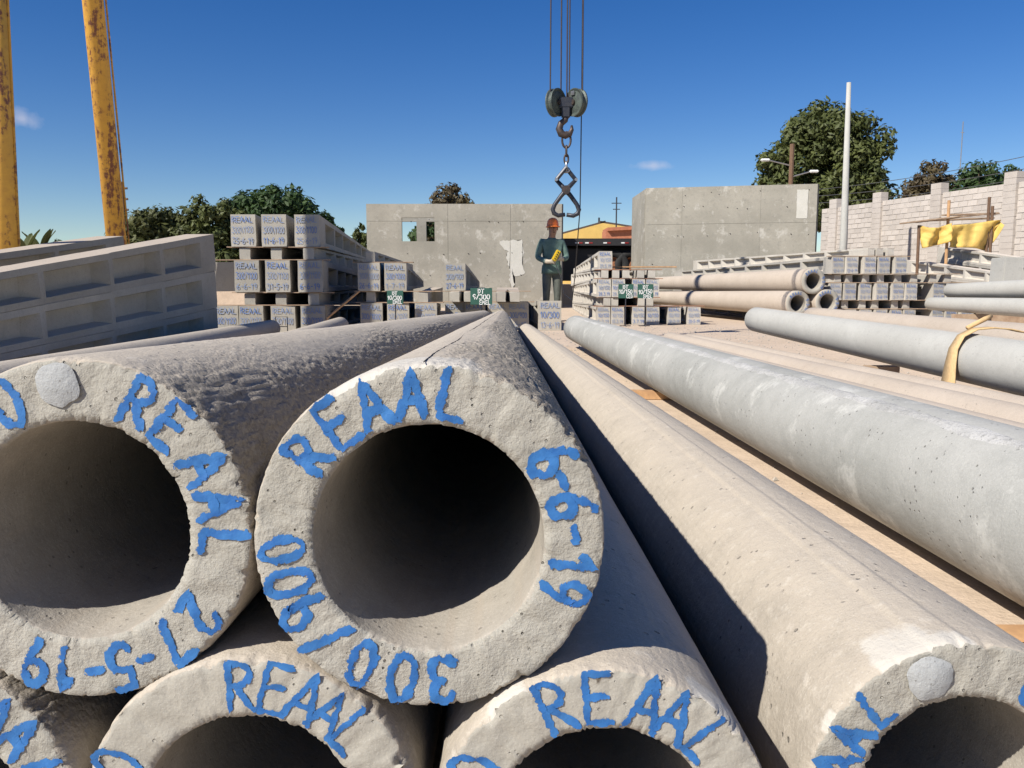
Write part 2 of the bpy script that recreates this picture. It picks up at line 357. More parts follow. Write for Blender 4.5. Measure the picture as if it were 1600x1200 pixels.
def ring_text(items, h, w, rm, seed, y=-.0035, relief=None):
    """items: (char, angle in degrees); tops outward, read clockwise; rm = mid radius"""
    rnd = random.Random(seed); V, Fc = [], []
    for ch, ang in items:
        hh = h*rnd.uniform(.92, 1.08); a = math.radians(ang+rnd.uniform(-1.5, 1.5)); gw = GW.get(ch, .66)*.95
        rad = Vector((math.cos(a), math.sin(a))); tng = Vector((math.sin(a), -math.cos(a)))
        sk = rnd.uniform(-.12, .12)
        for st in GL[ch]:
            q = [(u*hh*.84+sk*v*hh, v*hh) for u, v in st]
            def xf(p, rad=rad, tng=tng, hh=hh, gw=gw):
                t = rad*(rm+p.y-hh*.5)+tng*(p.x-gw*hh*.4); return (t.x, y+(relief(t.x, t.y) if relief else 0), t.y)
            ribbon(V, Fc, q, w, rnd, xf, .18)
    return V, Fc
def flat_text(lines, W, Hh, seed, y=-.004, stroke=.1, fill=.86, fade=0):
    """lines: (text, centre height fraction, letter height fraction)"""
    rnd = random.Random(seed); V, Fc = [], []
    for txt, cv, hv in lines:
        h = hv*Hh; tot = sum(GW.get(c, .66)+.12 for c in txt)*h
        sx = min(1, W*fill/tot); x = -tot*sx/2+rnd.uniform(-.02, .02)*W; tilt = rnd.uniform(-.03, .03)
        for ch in txt:
            if rnd.random() >= fade:
                jy = rnd.uniform(-.05, .05)*h
                for st in GL[ch]:
                    def xf(p, x=x, jy=jy): return (x+p.x*sx, y, (cv-.5)*Hh+p.y-h/2+jy+tilt*x)
                    ribbon(V, Fc, [(u*h, v*h) for u, v in st], stroke*h*1.35, rnd, xf, .12)
            x += (GW.get(ch, .66)+.12)*h*sx
    return V, Fc

# ------------------------------------------------------------------ round hollow poles
def round_pole(base, tip, rb, rt, bb, bt, label, group=None, mats=('tan', 'face', 'bore'), nseg=64, nlen=24, seed=0,
               chips=.0, seam=None, coarse=None, closed=True, hollow=True, smear=()):
    """local +Y axis from base (front face) to tip.  seam=(angle, half width, height); coarse=(a0, a1)"""
    base, tip = Vector(base), Vector(tip); Ln = (tip-base).length
    V, Fc, mi, co = [], [], [], []
    def smf(x, y, z):
        m_ = 0
        for (sa0, sh, sl_) in smear:
            da = abs((math.degrees(math.atan2(z, x))-sa0+180) % 360-180); m_ = max(m_, (1-sstep(sh*.4, sh, da))*(1-sstep(sl_*.3, sl_, y)))
        return m_
    sd = seed*13.7
    ts = [0, .002, .006, .014, .025, .04, .055, .07, .085, .1, .12, .14, .16, .2, .24] if nseg > 100 else [0, .03, .12]
    if coarse:
        st = .007
        while ts[-1] < 3.0: ts.append(ts[-1]+st); st *= 1.008
    t0 = ts[-1]
    ts += [t0+(Ln-t0)*((k+1)/nlen)**1.35 for k in range(nlen)]
    def nz(x, y, z): return noise.noise(Vector((x+sd, y, z)))
    def ring(rf, yf, cf=None):
        i0 = len(V)
        for k in range(nseg):
            a = 2*PI*k/nseg; ca, sa = math.cos(a), math.sin(a)
            r, y = rf(a, ca, sa), yf(a, ca, sa)
            V.append((r*ca, y, r*sa)); co.append(cf(a, y) if cf else 0)
        return i0
    def skin(i0, i1, m):
        for k in range(nseg):
            k2 = (k+1) % nseg; Fc.append((i0+k, i0+k2, i1+k2, i1+k)); mi.append(m)
    def chip(ca, sa, f):
        n = nz(ca*f, 3, sa*f)+.7*nz(ca*f*3.1, 5, sa*f*3.1)+.6*nz(ca*f*8, 1, sa*f*8)+.4*nz(ca*f*19, 1, sa*f*19)
        return max(0, n-.05)
    def outer(t):
        rr = rb+(rt-rb)*t/Ln
        edge = chips*math.exp(-t/.006)
        def rf(a, ca, sa):
            cv = cf(a, t) if coarse and t < 3.2 else 0
            r = rr+(cv*(.0010*nz(ca*rr*60, t*60, sa*rr*60)+.0042*nz(ca*rr*170, t*170, sa*rr*170)) if cv else 0)+.0012*nz(ca*3, t*3, sa*3)*(1 if chips else .6)
            if chips: r -= edge*(.35+chip(ca, sa, 6))+.0007*nz(ca*30, t*40, sa*30)
            if seam:
                da = abs((math.degrees(a)-seam[0]+180) % 360-180)+1.2*nz(0, t*9, 3)
                r += seam[2]*(1-sstep(seam[1]*.75, seam[1], da))*(.75+.4*nz(ca*9, t*14, sa*9))
            return r
        def cf(a, y):
            if not coarse: return 0
            d = math.degrees(a); d = d-360 if d > 270 else d
            f = sstep(coarse[0]-14, coarse[0]+10, d+14*nz(ca_(a)*2, t*2, 9))*(1-sstep(coarse[1]-12, coarse[1]+12, d+16*nz(ca_(a)*2, t*1.7, 4)))
            return f
        return rf, cf
    ca_ = math.cos
    first = None; prev = None
    for t in ts:
        rf, cf = outer(t)
        i = ring(rf, (lambda a, ca, sa, t=t: t+(chips*.5*chip(ca, sa, 5) if t == 0 else 0)), cf)
        if prev is None: first = i
        else: skin(i, prev, 0)
        prev = i
    # tip cap
    if closed:
        for f, dy in ((.93, .012), (.75, .028), (.4, .036)):
            i = ring(lambda a, ca, sa: rt*f, lambda a, ca, sa: Ln+dy); skin(i, prev, 0); prev = i
        V.append((0, Ln+.038, 0)); co.append(0); c = len(V)-1
        for k in range(nseg): Fc.append((prev+k, c, prev+(k+1) % nseg)); mi.append(0)
    if hollow:
        nf = 7 if nseg > 100 else 2
        prev = first
        for j in range(1, nf+1):
            f = j/nf; r = rb+(bb-rb)*f
            last = j == nf
            def rf(a, ca, sa, r=r, last=last): return r+(chips*.6*chip(ca, sa, 7.7)+.0006*nz(ca*20, 2, sa*20) if last and chips else 0)
            def yf(a, ca, sa, r=r, last=last): return (.0022*nz(ca*r*55, 7, sa*r*55)+.0012*nz(ca*r*170, 8, sa*r*170)+(chips*.5*chip(ca, sa, 6.3) if last else 0)) if chips else 0
            i = ring(rf, yf); skin(prev, i, 1); prev = i
        for t in (.004, .012, .03, .07, .14, .3, .6, 1.2, 2.5, 5, Ln-.15):
            i = ring(lambda a, ca, sa: bb+(bt-bb)*t/Ln+.0016*nz(ca*4, t*6, sa*4)*(1 if chips else 0), lambda a, ca, sa: t); skin(prev, i, 2); prev = i
        V.append((0, Ln-.15, 0)); co.append(0); c = len(V)-1
        for k in range(nseg): Fc.append((prev+k, prev+(k+1) % nseg, c)); mi.append(2)
    else:
        V.append((0, 0, 0)); co.append(0); c = len(V)-1
        for k in range(nseg): Fc.append((first+k, first+(k+1) % nseg, c)); mi.append(1)
    me = bpy.data.meshes.new('concrete_pole'); me.from_pydata(V, [], Fc); me.update()
    for mm in mats: me.materials.append(M[mm])
    me.polygons.foreach_set('material_index', mi); me.polygons.foreach_set('use_smooth', [True]*len(Fc))
    at = me.attributes.new('coarse', 'FLOAT', 'POINT'); at.data.foreach_set('value', co)
    at = me.attributes.new('smear', 'FLOAT', 'POINT'); at.data.foreach_set('value', [smf(*v) for v in V])
    o = link_mesh('concrete_pole', me); o.matrix_world = frame_to(base, tip)
    # frame_to gives x to the right when looking along +Y
    tag(o, label, 'concrete pole', group)
    if chips: o['relief'] = seed
    return o
def letter(pole, *words, h=.044, w=.0108, rm=.141, seed=1):
    sd = pole['relief']*13.7; del pole['relief']
    for k, items in enumerate(words):
        V, Fc = ring_text(items, h, w, rm, seed+k*31, -.0011, lambda x, z: .0022*noise.noise(Vector((x*55+sd, 7, z*55)))+.0012*noise.noise(Vector((x*170+sd, 8, z*170)))); text_obj(V, Fc, M['paint'], pole)
def word(s, angs): return list(zip(s, angs))

GP = 'hollow concrete poles piled in the foreground'
hi = dict(nseg=320, nlen=60, chips=.009)
pC = round_pole((-.08, .77, .4645), (-.13, 9.77, .273), .17, .10, .111, .06, 'hollow concrete pole lettered REAAL 6-6-19 300/900 on top of the pile', GP, seed=1, smear=((100, 40, .16),), seam=(78, 3, .0015), coarse=(12, 80), **hi)
letter(pC, word('REAAL', (144, 128, 111, 96, 80)), word('6-6-19', (34, 25, 14, 1, -10, -20)), word('300/900', (-84, -101, -118, -134, -149, -162, -177)), seed=3)
pL = round_pole((-.42, .78, .469), (-.335, 9.78, .273), .17, .10, .108, .06, 'hollow concrete pole dated 27-5-19 with coarse pebbled flank, on the upper layer', GP, seed=2, coarse=(-2, 64), **hi)
letter(pL, word('REAAL', (63, 46, 29, 12, -4)), word('27-5-19', (-36, -50, -64, -76, -88, -97, -110)), word('300/900', (212, 196, 180, 166, 150, 134, 116)), seed=5)
pB1 = round_pole((-.26, .766, .176), (-.23, 9.81, .10), .17, .10, .110, .06, 'hollow concrete pole with thin neat REAAL, bottom row below the 27-5-19 and 6-6-19 poles', GP, ('tan', 'smoothface', 'bore'), seed=3, **hi)
letter(pB1, word('REAAL', (94, 81, 67, 55, 43)), [('0', 157), ('0', 172), ('9', 188)], h=.05, w=.008, seed=7)
pB2 = round_pole((.09, .755, .17), (-.03, 9.755, .10), .17, .10, .110, .06, 'hollow concrete pole with white mortar smear on its collar, bottom row beside the shaded gap', GP, ('tan', 'smoothface', 'bore'), seed=4, smear=((50, 16, .06), (125, 12, .04)), seam=(118, 5, .002), **hi)
letter(pB2, word('REAAL', (110, 92, 75, 60, 46)), [('0', 150), ('0', 165), ('9', 180)], h=.052, w=.009, seed=9)
pB0 = round_pole((-.602, .78, .17), (-.43, 9.8, .10), .17, .10, .110, .06, 'hollow concrete pole at the outer end of the bottom row under the 27-5-19 pole', GP, seed=5, coarse=(30, 80), **hi)
letter(pB0, word('REAAL', (84, 68, 52, 37, 21)), seed=11)
pR = round_pole((.475, .815, .17), (.17, 9.8, .115), .17, .10, .110, .06, 'hollow tan concrete pole with round grey mortar plug in its end face', GP, seed=6, smear=((112, 18, .09), (95, 10, .04), (150, 6, .02)), seam=(98, 8, .004), **hi)
letter(pR, word('REAAL', (196, 181, 166, 150, 134)), [('0', 60), ('0', 47), ('9', 35)], seed=13)
def blob_patch(name, parent, cx, cz, r, mat, seed, y=-.004, sq=1.0, n=40, dome=.002):
    V = [(cx, y-dome, cz)]; Fc = []
    for j, f in enumerate((.55, 1.0)):
        for k in range(n):
            a = 2*PI*k/n; rr = r*f*(1+.13*noise.noise(Vector((math.cos(a)*1.8+seed, math.sin(a)*1.8, 2)))+(.05*noise.noise(Vector((math.cos(a)*7+seed, math.sin(a)*7, 4)))))
            V.append((cx+rr*math.cos(a), y-(dome if j == 0 else -.0015), cz+rr*math.sin(a)*sq))
    for k in range(n):
        k2 = (k+1) % n; Fc.append((0, 1+k2, 1+k)); Fc.append((1+k, 1+k2, 1+n+k2, 1+n+k))
    return mesh_obj(name, V, Fc, mat, parent, True)
o = blob_patch('mortar_plug', pR, .140*math.cos(math.radians(108)), .140*math.sin(math.radians(108)), .024, M['patch'], 3, dome=.003); tag(o, 'round grey mortar plug')
o = blob_patch('mortar_patch', pL, -.012, .143, .021, M['patch'], 8, dome=.0015); tag(o, 'smooth grey mortar repair')
def body_patch(pole, rb, rt, Ln, a0, t0, t1, half, mat, seed, name='mortar_smear', lift=.0022, n=60, m=7):
    """irregular strip of mortar lying on a pole's surface along its length"""
    V, Fc = [], []
    for i in range(n+1):
        t = t0+(t1-t0)*i/n; r = rb+(rt-rb)*t/Ln
        hw = half*(.75+.55*noise.noise(Vector((t*5+seed, 1, 0)))+.3*noise.noise(Vector((t*23+seed, 2, 0))))*min(1, 6*i/n+.1, 6*(n-i)/n+.1)
        for j in range(m):
            f = j/(m-1)*2-1; a = math.radians(a0+f*hw+2*noise.noise(Vector((t*3, seed, 3))))
            l = lift*(1-f**4)*(.7+.8*noise.noise(Vector((t*30, f*3, seed))))-.0006*abs(f)
            V.append(((r+l)*math.cos(a), t, (r+l)*math.sin(a)))
    for i in range(n):
        for j in range(m-1):
            a = i*m+j; Fc.append((a, a+1, a+m+1, a+m))
    return mesh_obj(name, V, Fc, mat, pole, True)
body_patch(pC, .1702, .10, 9, 91, .0, 7.5, .8, M['crack'], 2, 'seam_crack', .0012, 500, 3)
GS = 'hollow concrete poles lying beside the pile'
round_pole((-1.95, .8, .24), (-2.84, 9.8, .16), .17, .10, .11, .06, 'dusty concrete pole lying on the left beside the dark beam stack', None, nseg=64, nlen=40, seed=8)
round_pole((-1.3, .8, .19), (-2.05, 9.9, .19), .17, .10, .11, .06, 'concrete pole whose tip shows below the 300/1100 beam stack', None, nseg=64, nlen=40, seed=9)
G1 = round_pole((1.316, -1.0, .195), (.691, 8.92, .21), .198, .137, .12, .07, 'large fresh grey concrete pole with ragged white mortar seam along its top', None, ('grey', 'grey', 'bore'), nseg=96, nlen=60, seed=10, hollow=False)
body_patch(G1, .198, .137, 9.94, 112, .6, 9.85, 8.5, M['seam'], 4, 'mortar_seam', .004, 700, 9)
tb = dict(nseg=56, nlen=30, hollow=False)
GT = 'tan concrete poles lying side by side between the two grey poles'
for k, (b, t, s) in enumerate((((1.72, -.4, .15), (1.42, 8.6, .09), 11), ((2.04, -.1, .145), (1.70, 8.9, .085), 12), ((2.35, .3, .13), (1.93, 9.0, .075), 13))):
    round_pole(b, t, b[2], t[2], .1, .05, 'smooth tan concrete pole on the sand '+('beside the large grey pole', 'between two other tan poles', 'against the strapped pale pole')[k], GT, ('tan2', 'tan2', 'bore'), seed=s, **tb)
G2 = round_pole((2.66, 0, .23), (2.284, 7.75, .359), .155, .114, .1, .05, 'pale grey concrete pole with webbing strap hung over it', None, ('pale', 'pale', 'bore'), nseg=72, nlen=40, seed=14, hollow=False)
body_patch(G2, .155, .114, 7.76, 96, .3, 7.65, 4.5, M['dt'], 14, 'dark_seam', .003, 200, 5)
round_pole((3.15, 1.6, .30), (3.8, 10.5, .26), .17, .125, .11, .06, 'tan concrete pole lying behind the strapped grey pole', None, ('tan2', 'tan2', 'bore'), seed=15, **tb)
round_pole((6.35, 3.9, .42), (6.5, 12.9, .37), .17, .10, .11, .06, 'pale concrete pole lying under another at the yard side', None, ('pale', 'pale', 'bore'), seed=16, **tb)
round_pole((6.5, 3.9, .76), (6.68, 12.7, .575), .17, .105, .11, .06, 'pale concrete pole resting on another at the yard side', None, ('pale', 'pale', 'bore'), seed=17, **tb)
PB = dict(nseg=72, nlen=24)
Pp = []
for (x, z, lab, s) in ((4.47, .37, 'hollow pole with chalky ring end, lower of a small pile beside the beam stack', 18), (4.93, .39, 'hollow pole with chalky ring end, tucked against the small beam stack', 19), (4.70, .715, 'hollow tan pole on top of the small pile beside the beam stack', 20)):
    p_ = round_pole((x, 13, z), (x-1.45, 21.8, z-.05), .2, .13, .125, .07, lab, None, ('tan2', 'smoothface', 'bore'), seed=s, **PB); Pp.append(p_)
    V, Fc = ring_text(word('REAAL', (138, 122, 106, 90, 74)), .045, .008, .163, s)
    mesh_obj('painted_lettering', V, Fc, M['inkblue'], p_)
    V, Fc = ring_text(word('9-5-19', (20, 9, -4, -16, -27, -38)), .045, .008, .163, s+50)
    mesh_obj('painted_lettering', V, Fc, M['inkblue'], p_)

# ------------------------------------------------------------------ double-T poles
def dt_mesh(name, Ln, wb, hb, wt, ht, mat, first=.55, cell=.95):
    V, Fc = [], []
    w = lambda y: (wb+(wt-wb)*y/Ln)/2
    h = lambda y: (hb+(ht-hb)*y/Ln)/2
    ys = [0, first]; op = [False]
    y = first
    while y+cell < Ln-.25:
        ys += [y+cell-.07, y+cell]; op += [True, False]; y += cell
    ys.append(Ln); op.append(False)
    for s in (-1, 1):
        idx = []
        for y in ys:
            i = len(V); a = h(y)*.66
            for z in (-h(y), -a, a, h(y)): V.append((s*w(y), y, z))
            idx.append(i)
        def q(*f): Fc.append(f if s > 0 else f[::-1])
        for k, o in enumerate(op):
            a, b = idx[k], idx[k+1]
            q(a, b, b+1, a+1); q(a+2, b+2, b+3, a+3)
            if not o: q(a+1, b+1, b+2, a+2)
            else:
                y0, y1 = ys[k], ys[k+1]; i = len(V); xi = .16
                for y, sl in ((y0, .1), (y1, -.03)):
                    yy = y+sl; aa = h(yy)*.5
                    V.append((s*w(yy)*xi, yy, -aa)); V.append((s*w(yy)*xi, yy, aa))
                q(a+1, b+1, i+2, i); q(i+1, i+3, b+2, a+2); q(a+1, i, i+1, a+2); q(i+2, b+1, b+2, i+3); q(i, i+2, i+3, i+1)
        if s < 0: L0 = idx
        else: R0 = idx
    for k in range(len(op)):
        Fc.append((L0[k]+3, R0[k]+3, R0[k+1]+3, L0[k+1]+3)); Fc.append((L0[k], L0[k+1], R0[k+1], R0[k]))
    for j in range(3):
        Fc.append((L0[0]+j, R0[0]+j, R0[0]+j+1, L0[0]+j+1)); Fc.append((L0[-1]+j, L0[-1]+j+1, R0[-1]+j+1, R0[-1]+j))
    rj = random.Random(len(V)+int(wb*1000)); V = [(x+rj.uniform(-.004, .004), y+rj.uniform(-.004, .004), z+rj.uniform(-.003, .003)) for x, y, z in V]
    me = bpy.data.meshes.new(name); me.from_pydata(V, [], Fc); me.update(); me.materials.append(mat)
    bm = bmesh.new(); bm.from_mesh(me); bmesh.ops.recalc_face_normals(bm, faces=bm.faces); bm.to_mesh(me); bm.free()
    return me
DTA = dt_mesh('double_t_large', 9.0, .31, .40, .13, .145, M['dt'])
DTB = dt_mesh('double_t_small', 8.0, .215, .295, .115, .13, M['dtpale'], .3, .8)
def dt_pole(me, near, far, label, group, rev=False, lines=None, W=.31, Hh=.40, seed=0, fade=0):
    near, far = Vector(near), Vector(far)
    o = link_mesh('double_t_pole', me)
    o.matrix_world = frame_to(far, near) if rev else frame_to(near, far)
    tag(o, label, 'concrete pole', group)
    if lines:
        for k, ln in enumerate(lines):
            V, Fc = flat_text([ln], W, Hh, seed*3+k, y=-.009, stroke=(.1, .075, .125)[(seed+k) % 3]); mesh_obj('blue_lettering', V, Fc, M[('inkblue', 'inkfaded', 'inkmid')[(seed*5+k*2) % 3]], o)
    return o
def L3(a, b, c): return [(a, .84, .17), (b, .52, .19), (c, .18, .18)]
def L2(a, b): return [(a, .84, .17), (b, .52, .19)]
def plank(x0, x1, y, z, w=.10, t=.014, mat='woodgrey', label='', group=None, rz=0):
    bm = bmesh.new(); n = 6
    for i in range(n):
        pass
    add_box(bm, (0, 0, 0), (x1-x0, w, t), None, .002)
    for v in bm.verts: v.co.z += .006*noise.noise(Vector((v.co.x*2, x0, y)))
    o = bm_obj('plank', bm, M[mat]); o.location = ((x0+x1)/2, y, z); o.rotation_euler = (0, 0, rz); tag(o, label, 'plank', group); return o

def bearer(c, s, label, rz=0, mat='wood', group=None):
    bm = bmesh.new(); add_box(bm, (0, 0, 0), s, None, .003); o = bm_obj('timber_bearer', bm, M[mat]); o.location = c; o.rotation_euler = (0, 0, rz); tag(o, label, 'timber', group); return o
ROWN = {3: ['the bottom row']*2+['the top row'], 4: ['the bottom row']*2+['the upper row']*2, 5: ['the bottom row']*2+['the middle row']*2+['the top row'], 6: ['the bottom row']*2+['the middle row']*2+['the top row']*2}
def stack(me, Yn, Lf, dx, W, Hh, Wt, Ht, rows, nm, plank_mat, gap=.014, z0=.004):
    """rows: list of (kind 'base'/'tip', [(px centre, text lines or None, label)]); built upward from the ground"""
    z = z0; g_tip = 'narrow pole tips between the layers of the '+nm
    for ri, (kind, cols) in enumerate(rows):
        Hn, Hf = (Hh, Ht) if kind == 'base' else (Ht, Hh)
        # heights: after a base layer the far top is lower, tips on top level it again
        zn = z; zf = z if kind == 'base' else z-(Hh-Ht)
        xs = []
        for ci, c in enumerate(cols):
            px, lines, lab = c[:3]; off = c[3] if len(c) > 3 else 0
            X = XA(px, Yn+off); xs.append(X)
            near = (X, Yn+off+random.uniform(-.03, .03), zn+Hn/2); far = (X+dx, Yn+off+Lf, zf+Hf/2)
            dt_pole(me, near, far, lab or 'narrow beam tip '+('above', 'above', 'above')[0]+' '+ROWN[len(rows)][ri]+' of the '+nm, None if lab else g_tip+' '+ROWN[len(rows)][ri], kind == 'tip', lines, W, Hh, ri*10+ci+int(Yn*7), .0)
        z += Hn
        if ri < len(rows)-1:
            plank(min(xs)-W*.75, max(xs)+W*.8, Yn+.07, z+gap/2, .12, gap*.8, plank_mat, 'board '+('over ' if kind == 'base' else 'on the tips over ')+ROWN[len(rows)][ri]+' of the '+nm, None, random.uniform(-.01, .01))
            z += gap
    return z
N1 = 'tall stack by the trees'
stack(DTA, 10.6, 9.0, -.62, .305, .40, .13, .145, [
  ('base', [(351, L2('REAAL', '300/1100'), 'beam pole half hidden behind the shaded stack, bottom row under the dark trees'), (391, L2('REAAL', '300/1100'), 'second beam pole of the bottom row of the 300/1100 stack'), (440, L2('REAAL', '300/1100'), 'beam pole behind the small wire frame, bottom row of the 300/1100 stack'), (488, L2('REAAL', '300/1100'), 'beam pole at the open end of the bottom row of the 300/1100 stack')]),
  ('tip', [(389, None, None), (438, None, None), (489, None, None)]),
  ('base', [(354, None, 'beam pole set back with its side recess showing, middle row of the 300/1100 stack', .9), (387, L3('REAAL', '300/1100', '6-6-19'), 'middle row 6-6-19 beam pole below the backslash 25-6-19 one'), (435, L3('REAAL', '300/1100', '31-5-19'), 'beam pole dated 31-5-19 in the middle row of the 300/1100 stack'), (485, L3('REAAL', '300/1100', '6-6-19'), 'beam pole dated 6-6-19 at the open end of the middle row, crossed by a shadow')]),
  ('tip', [(384, None, None), (433, None, None), (483, None, None)]),
  ('base', [(383, L3('REAAL', '300\\1100', '25-6-19'), 'beam pole marked 300\\1100 and 25-6-19 on top of the stack'), (431, L3('REAAL', '300\\1100', '11-6-19'), 'beam pole marked 300\\1100 and 11-6-19 in the middle of the top row'), (481, L3('REAAL', '300/1100', '25-6-19'), 'beam pole marked 300/1100 and 25-6-19 at the open end of the top row')]),
], N1, 'woodgrey')
N2 = 'stack with the leaning stick'
stack(dt_mesh('double_t_mid', 8.6, .29, .367, .12, .133, M['dt']), 11.0, 8.6, -.6, .29, .367, .12, .133, [
  ('base', [(580, L3('REAAL', '300/1000', '6-6-19'), 'beam pole dated 6-6-19 in the bottom row of the 300/1000 stack'), (621, L2('REAAL', '300/1000'), 'beam pole behind the DT 10/300 sign stake, bottom row'), (665, L2('REAAL', '300/1000'), 'bottom row beam pole at the open end of the 300/1000 stack')]),
  ('tip', [(579, None, None), (661, None, None)]),
  ('base', [(577, L3('REAAL', '300\\1000', '26-6-19'), 'beam pole marked 300\\1000 and 26-6-19'), (618, L3('REAAL', '300/1000', '1-7-19'), 'beam pole marked 300/1000 and 1-7-19 above the green sign')]),
  ('tip', [(579, None, None)]),
], N2, 'woodgrey', z0=.06)
for xx in (-2.2, -1.25):
    bearer((xx-.1, 11.3, .028), (.5, .12, .052), 'low timber bearer under the stack with the leaning stick', 0, 'woodgrey', 'bearers under the stack with the leaning stick')
N3 = 'low stack behind the pole tips'
stack(DTA, 12.35, 8.6, -.05, .30, .40, .13, .145, [
  ('base', [(711, L2('REAAL', '300/900'), 'bottom row beam pole directly under the 27-6-19 pole'), (742, L2('REAAL', '300/900'), 'bottom row beam pole below the DT 9/300 sign'), (778, L2('REAAL', '300/900'), 'bottom row beam pole behind the tip of the 6-6-19 round pole'), (810, L3('REAAL', '300/900', '7-5-19'), 'beam pole dated 7-5-19 at the open end of the 300/900 stack')]),
  ('tip', [(713, None, None), (734, None, None), (783, None, None), (804, None, None)]),
  ('base', [(711, L3('REAAL', '300/900', '27-6-19'), 'single beam pole dated 27-6-19 on top of the 300/900 stack')]),
], N3, 'woodgrey')
dt_pole(dt_mesh('double_t_single', 8.8, .33, .43, .14, .15, M['dt'], .35, .75), (.555, 12.1, .219), (.12, 20.7, .08), 'single beam pole end on the ground in front of the worker', None, False, L3('REAAL', '10/300', '13-6-19'), .33, .43, 77)
N4 = 'stack behind two signs'
b4 = lambda px, a, d, lab: (px, L3('REAAL', a, d), lab)
stack(DTB, 13.7, 8.0, .12, .215, .295, .115, .13, [
  ('base', [b4(944, '10/150', '5.3.19', 'bottom row beam pole dated 5.3.19 on the worker side'), b4(965.5, '10/150', '15.3.19', 'bottom row beam pole dated 15.3.19 beside the CEB sign post'), b4(999, '10/150', '3.7.19', 'bottom row beam pole dated 3.7.19 between the two sign posts'), b4(1021, '10/150', '27.7.17', 'bottom row beam pole dated 27.7.17 under the EMEL 10/150 sign'), b4(1055, '150/900', '20-5-19', 'lone 150/900 beam pole end on the sand, nearer the 10/150 stack'), b4(1086, '150/900', '20-5-19', 'lone 150/900 beam pole end on the sand, away from the 10/150 stack')]),
  ('tip', [(949, None, None), (961, None, None), (1003, None, None), (1016, None, None)]),
  ('base', [b4(944.5, '10/150', '28.3.19', 'beam pole dated 28.3.19 in the middle row of the 10/150 stack'), b4(966, '10/150', '28.3.19', 'middle row beam pole half hidden by the CEB sign'), b4(998, '10/150', '28.3.19', 'middle row beam pole between the CEB and EMEL signs'), b4(1020, '10/150', '22.5.19', 'middle row beam pole behind the EMEL 10/150 sign')]),
  ('tip', [(945, None, None), (962, None, None), (978, None, None), (1001, None, None), (1018, None, None)]),
  ('base', [b4(946, '10/150', '21.5.19', 'single beam pole with blotched end on top of the 10/150 stack')]),
], N4, 'redboard')
plank(XA(950, 13.9), XA(1052, 14.3), 14.1, ZA(417, 14), .16, .02, 'wood', 'long pale plank laid over the 10/150 stack towards the wall', None, .0)
N5 = 'wide stack by the hollow poles'
Y5 = 13.2
def c5(px, d, lab): return (px, L3('REAAL', '150/900', d), lab)
stack(dt_mesh('double_t_right', 8.0, .2, .265, .11, .122, M['dtpale'], .3, .8), Y5, 8.0, -1.0, .2, .265, .11, .122, [
  ('base', [c5(1308, '28-6-19', 'bottom row beam pole hidden by a hollow pole end'), c5(1331, '5-6-19', 'bottom row 150/900 beam pole, second from the hollow poles'), c5(1356, '5-6-19', 'bottom row 150/900 beam pole, third from the hollow poles'), c5(1379, '5-6-19', 'bottom row 150/900 beam pole, fourth from the hollow poles'), c5(1404, '5-6-19', 'bottom row 150/900 beam pole, fifth from the hollow poles'), c5(1425, '5-6-19', 'bottom row 150/900 beam pole at the gap in the stack'), c5(1470, '5-6-19', 'bottom row 150/900 beam pole just past the gap'), c5(1491, '5-6-19', 'bottom row 150/900 beam pole second past the gap'), c5(1513, '5-6-19', 'bottom row 150/900 beam pole third past the gap')]),
  ('tip', [(1325, None, None), (1353, None, None), (1373, None, None), (1404, None, None), (1422, None, None), (1470, None, None), (1500, None, None)]),
  ('base', [c5(1306, '28-6-19', 'middle row 150/900 beam pole touching the hollow pole end'), c5(1329, '28-6-19', 'middle row 150/900 beam pole dated 28-6-19, second from the hollow poles'), c5(1354, '2-6-19', 'middle row 150/900 beam pole, third from the hollow poles'), c5(1378, '2-6-19', 'middle row 150/900 beam pole, fourth from the hollow poles'), c5(1404, '3-7-19', 'middle row 150/900 beam pole, fifth from the hollow poles'), c5(1425, '3-7-19', 'middle row 150/900 beam pole at the gap in the stack'), c5(1469, '13-6-19', 'middle row beam pole just past the gap in the 150/900 stack'), c5(1490, '13-6-19', 'middle row beam pole second past the gap in the 150/900 stack'), c5(1512, '13-6-19', 'middle row beam pole third past the gap in the 150/900 stack')]),
  ('tip', [(1312, None, None), (1330, None, None), (1356, None, None), (1379, None, None), (1407, None, None), (1432, None, None), (1462, None, None), (1485, None, None)]),
  ('base', [c5(1309, '12-6-19', 'top row beam pole dated 12-6-19 with its long recessed side showing'), c5(1330, '13-6-19', 'top row 150/900 beam pole beside the 12-6-19 one'), c5(1357, '11-6-19', 'top row 150/900 beam pole dated 11-6-19'), c5(1380, '15-6-19', 'top row 150/900 beam pole dated 15-6-19'), c5(1406, '26-6-19', 'top row beam pole dated 26-6-19 in fresh blue')]),
  ('tip', [(1362, None, None), (1376, None, None), (1393, None, None)]),
], N5, 'woodgrey')
# dark stack at the left: bases far, tips towards the camera
DTC = dt_mesh('double_t_dark', 7.5, .30, .405, .14, .12, M['dt'], .45, 1.05)
for col, (xf, xn, yf, zt) in enumerate(((-3.45, -3.25, 9.3, 1.235), (-4.63, -4.5, 9.7, 1.235))):
    for k in range(3):
        dt_pole(DTC, (xn, yf-7.5, .30-.122*k), (xf, yf, zt-.2045-.408*k), ('top', 'middle', 'lowest')[k]+(' long recessed beam pole of the shaded stack beside the dusty round pole' if col == 0 else ' beam pole of the stack in front of the yellow gantry legs'), 'shaded beam stacks', True)
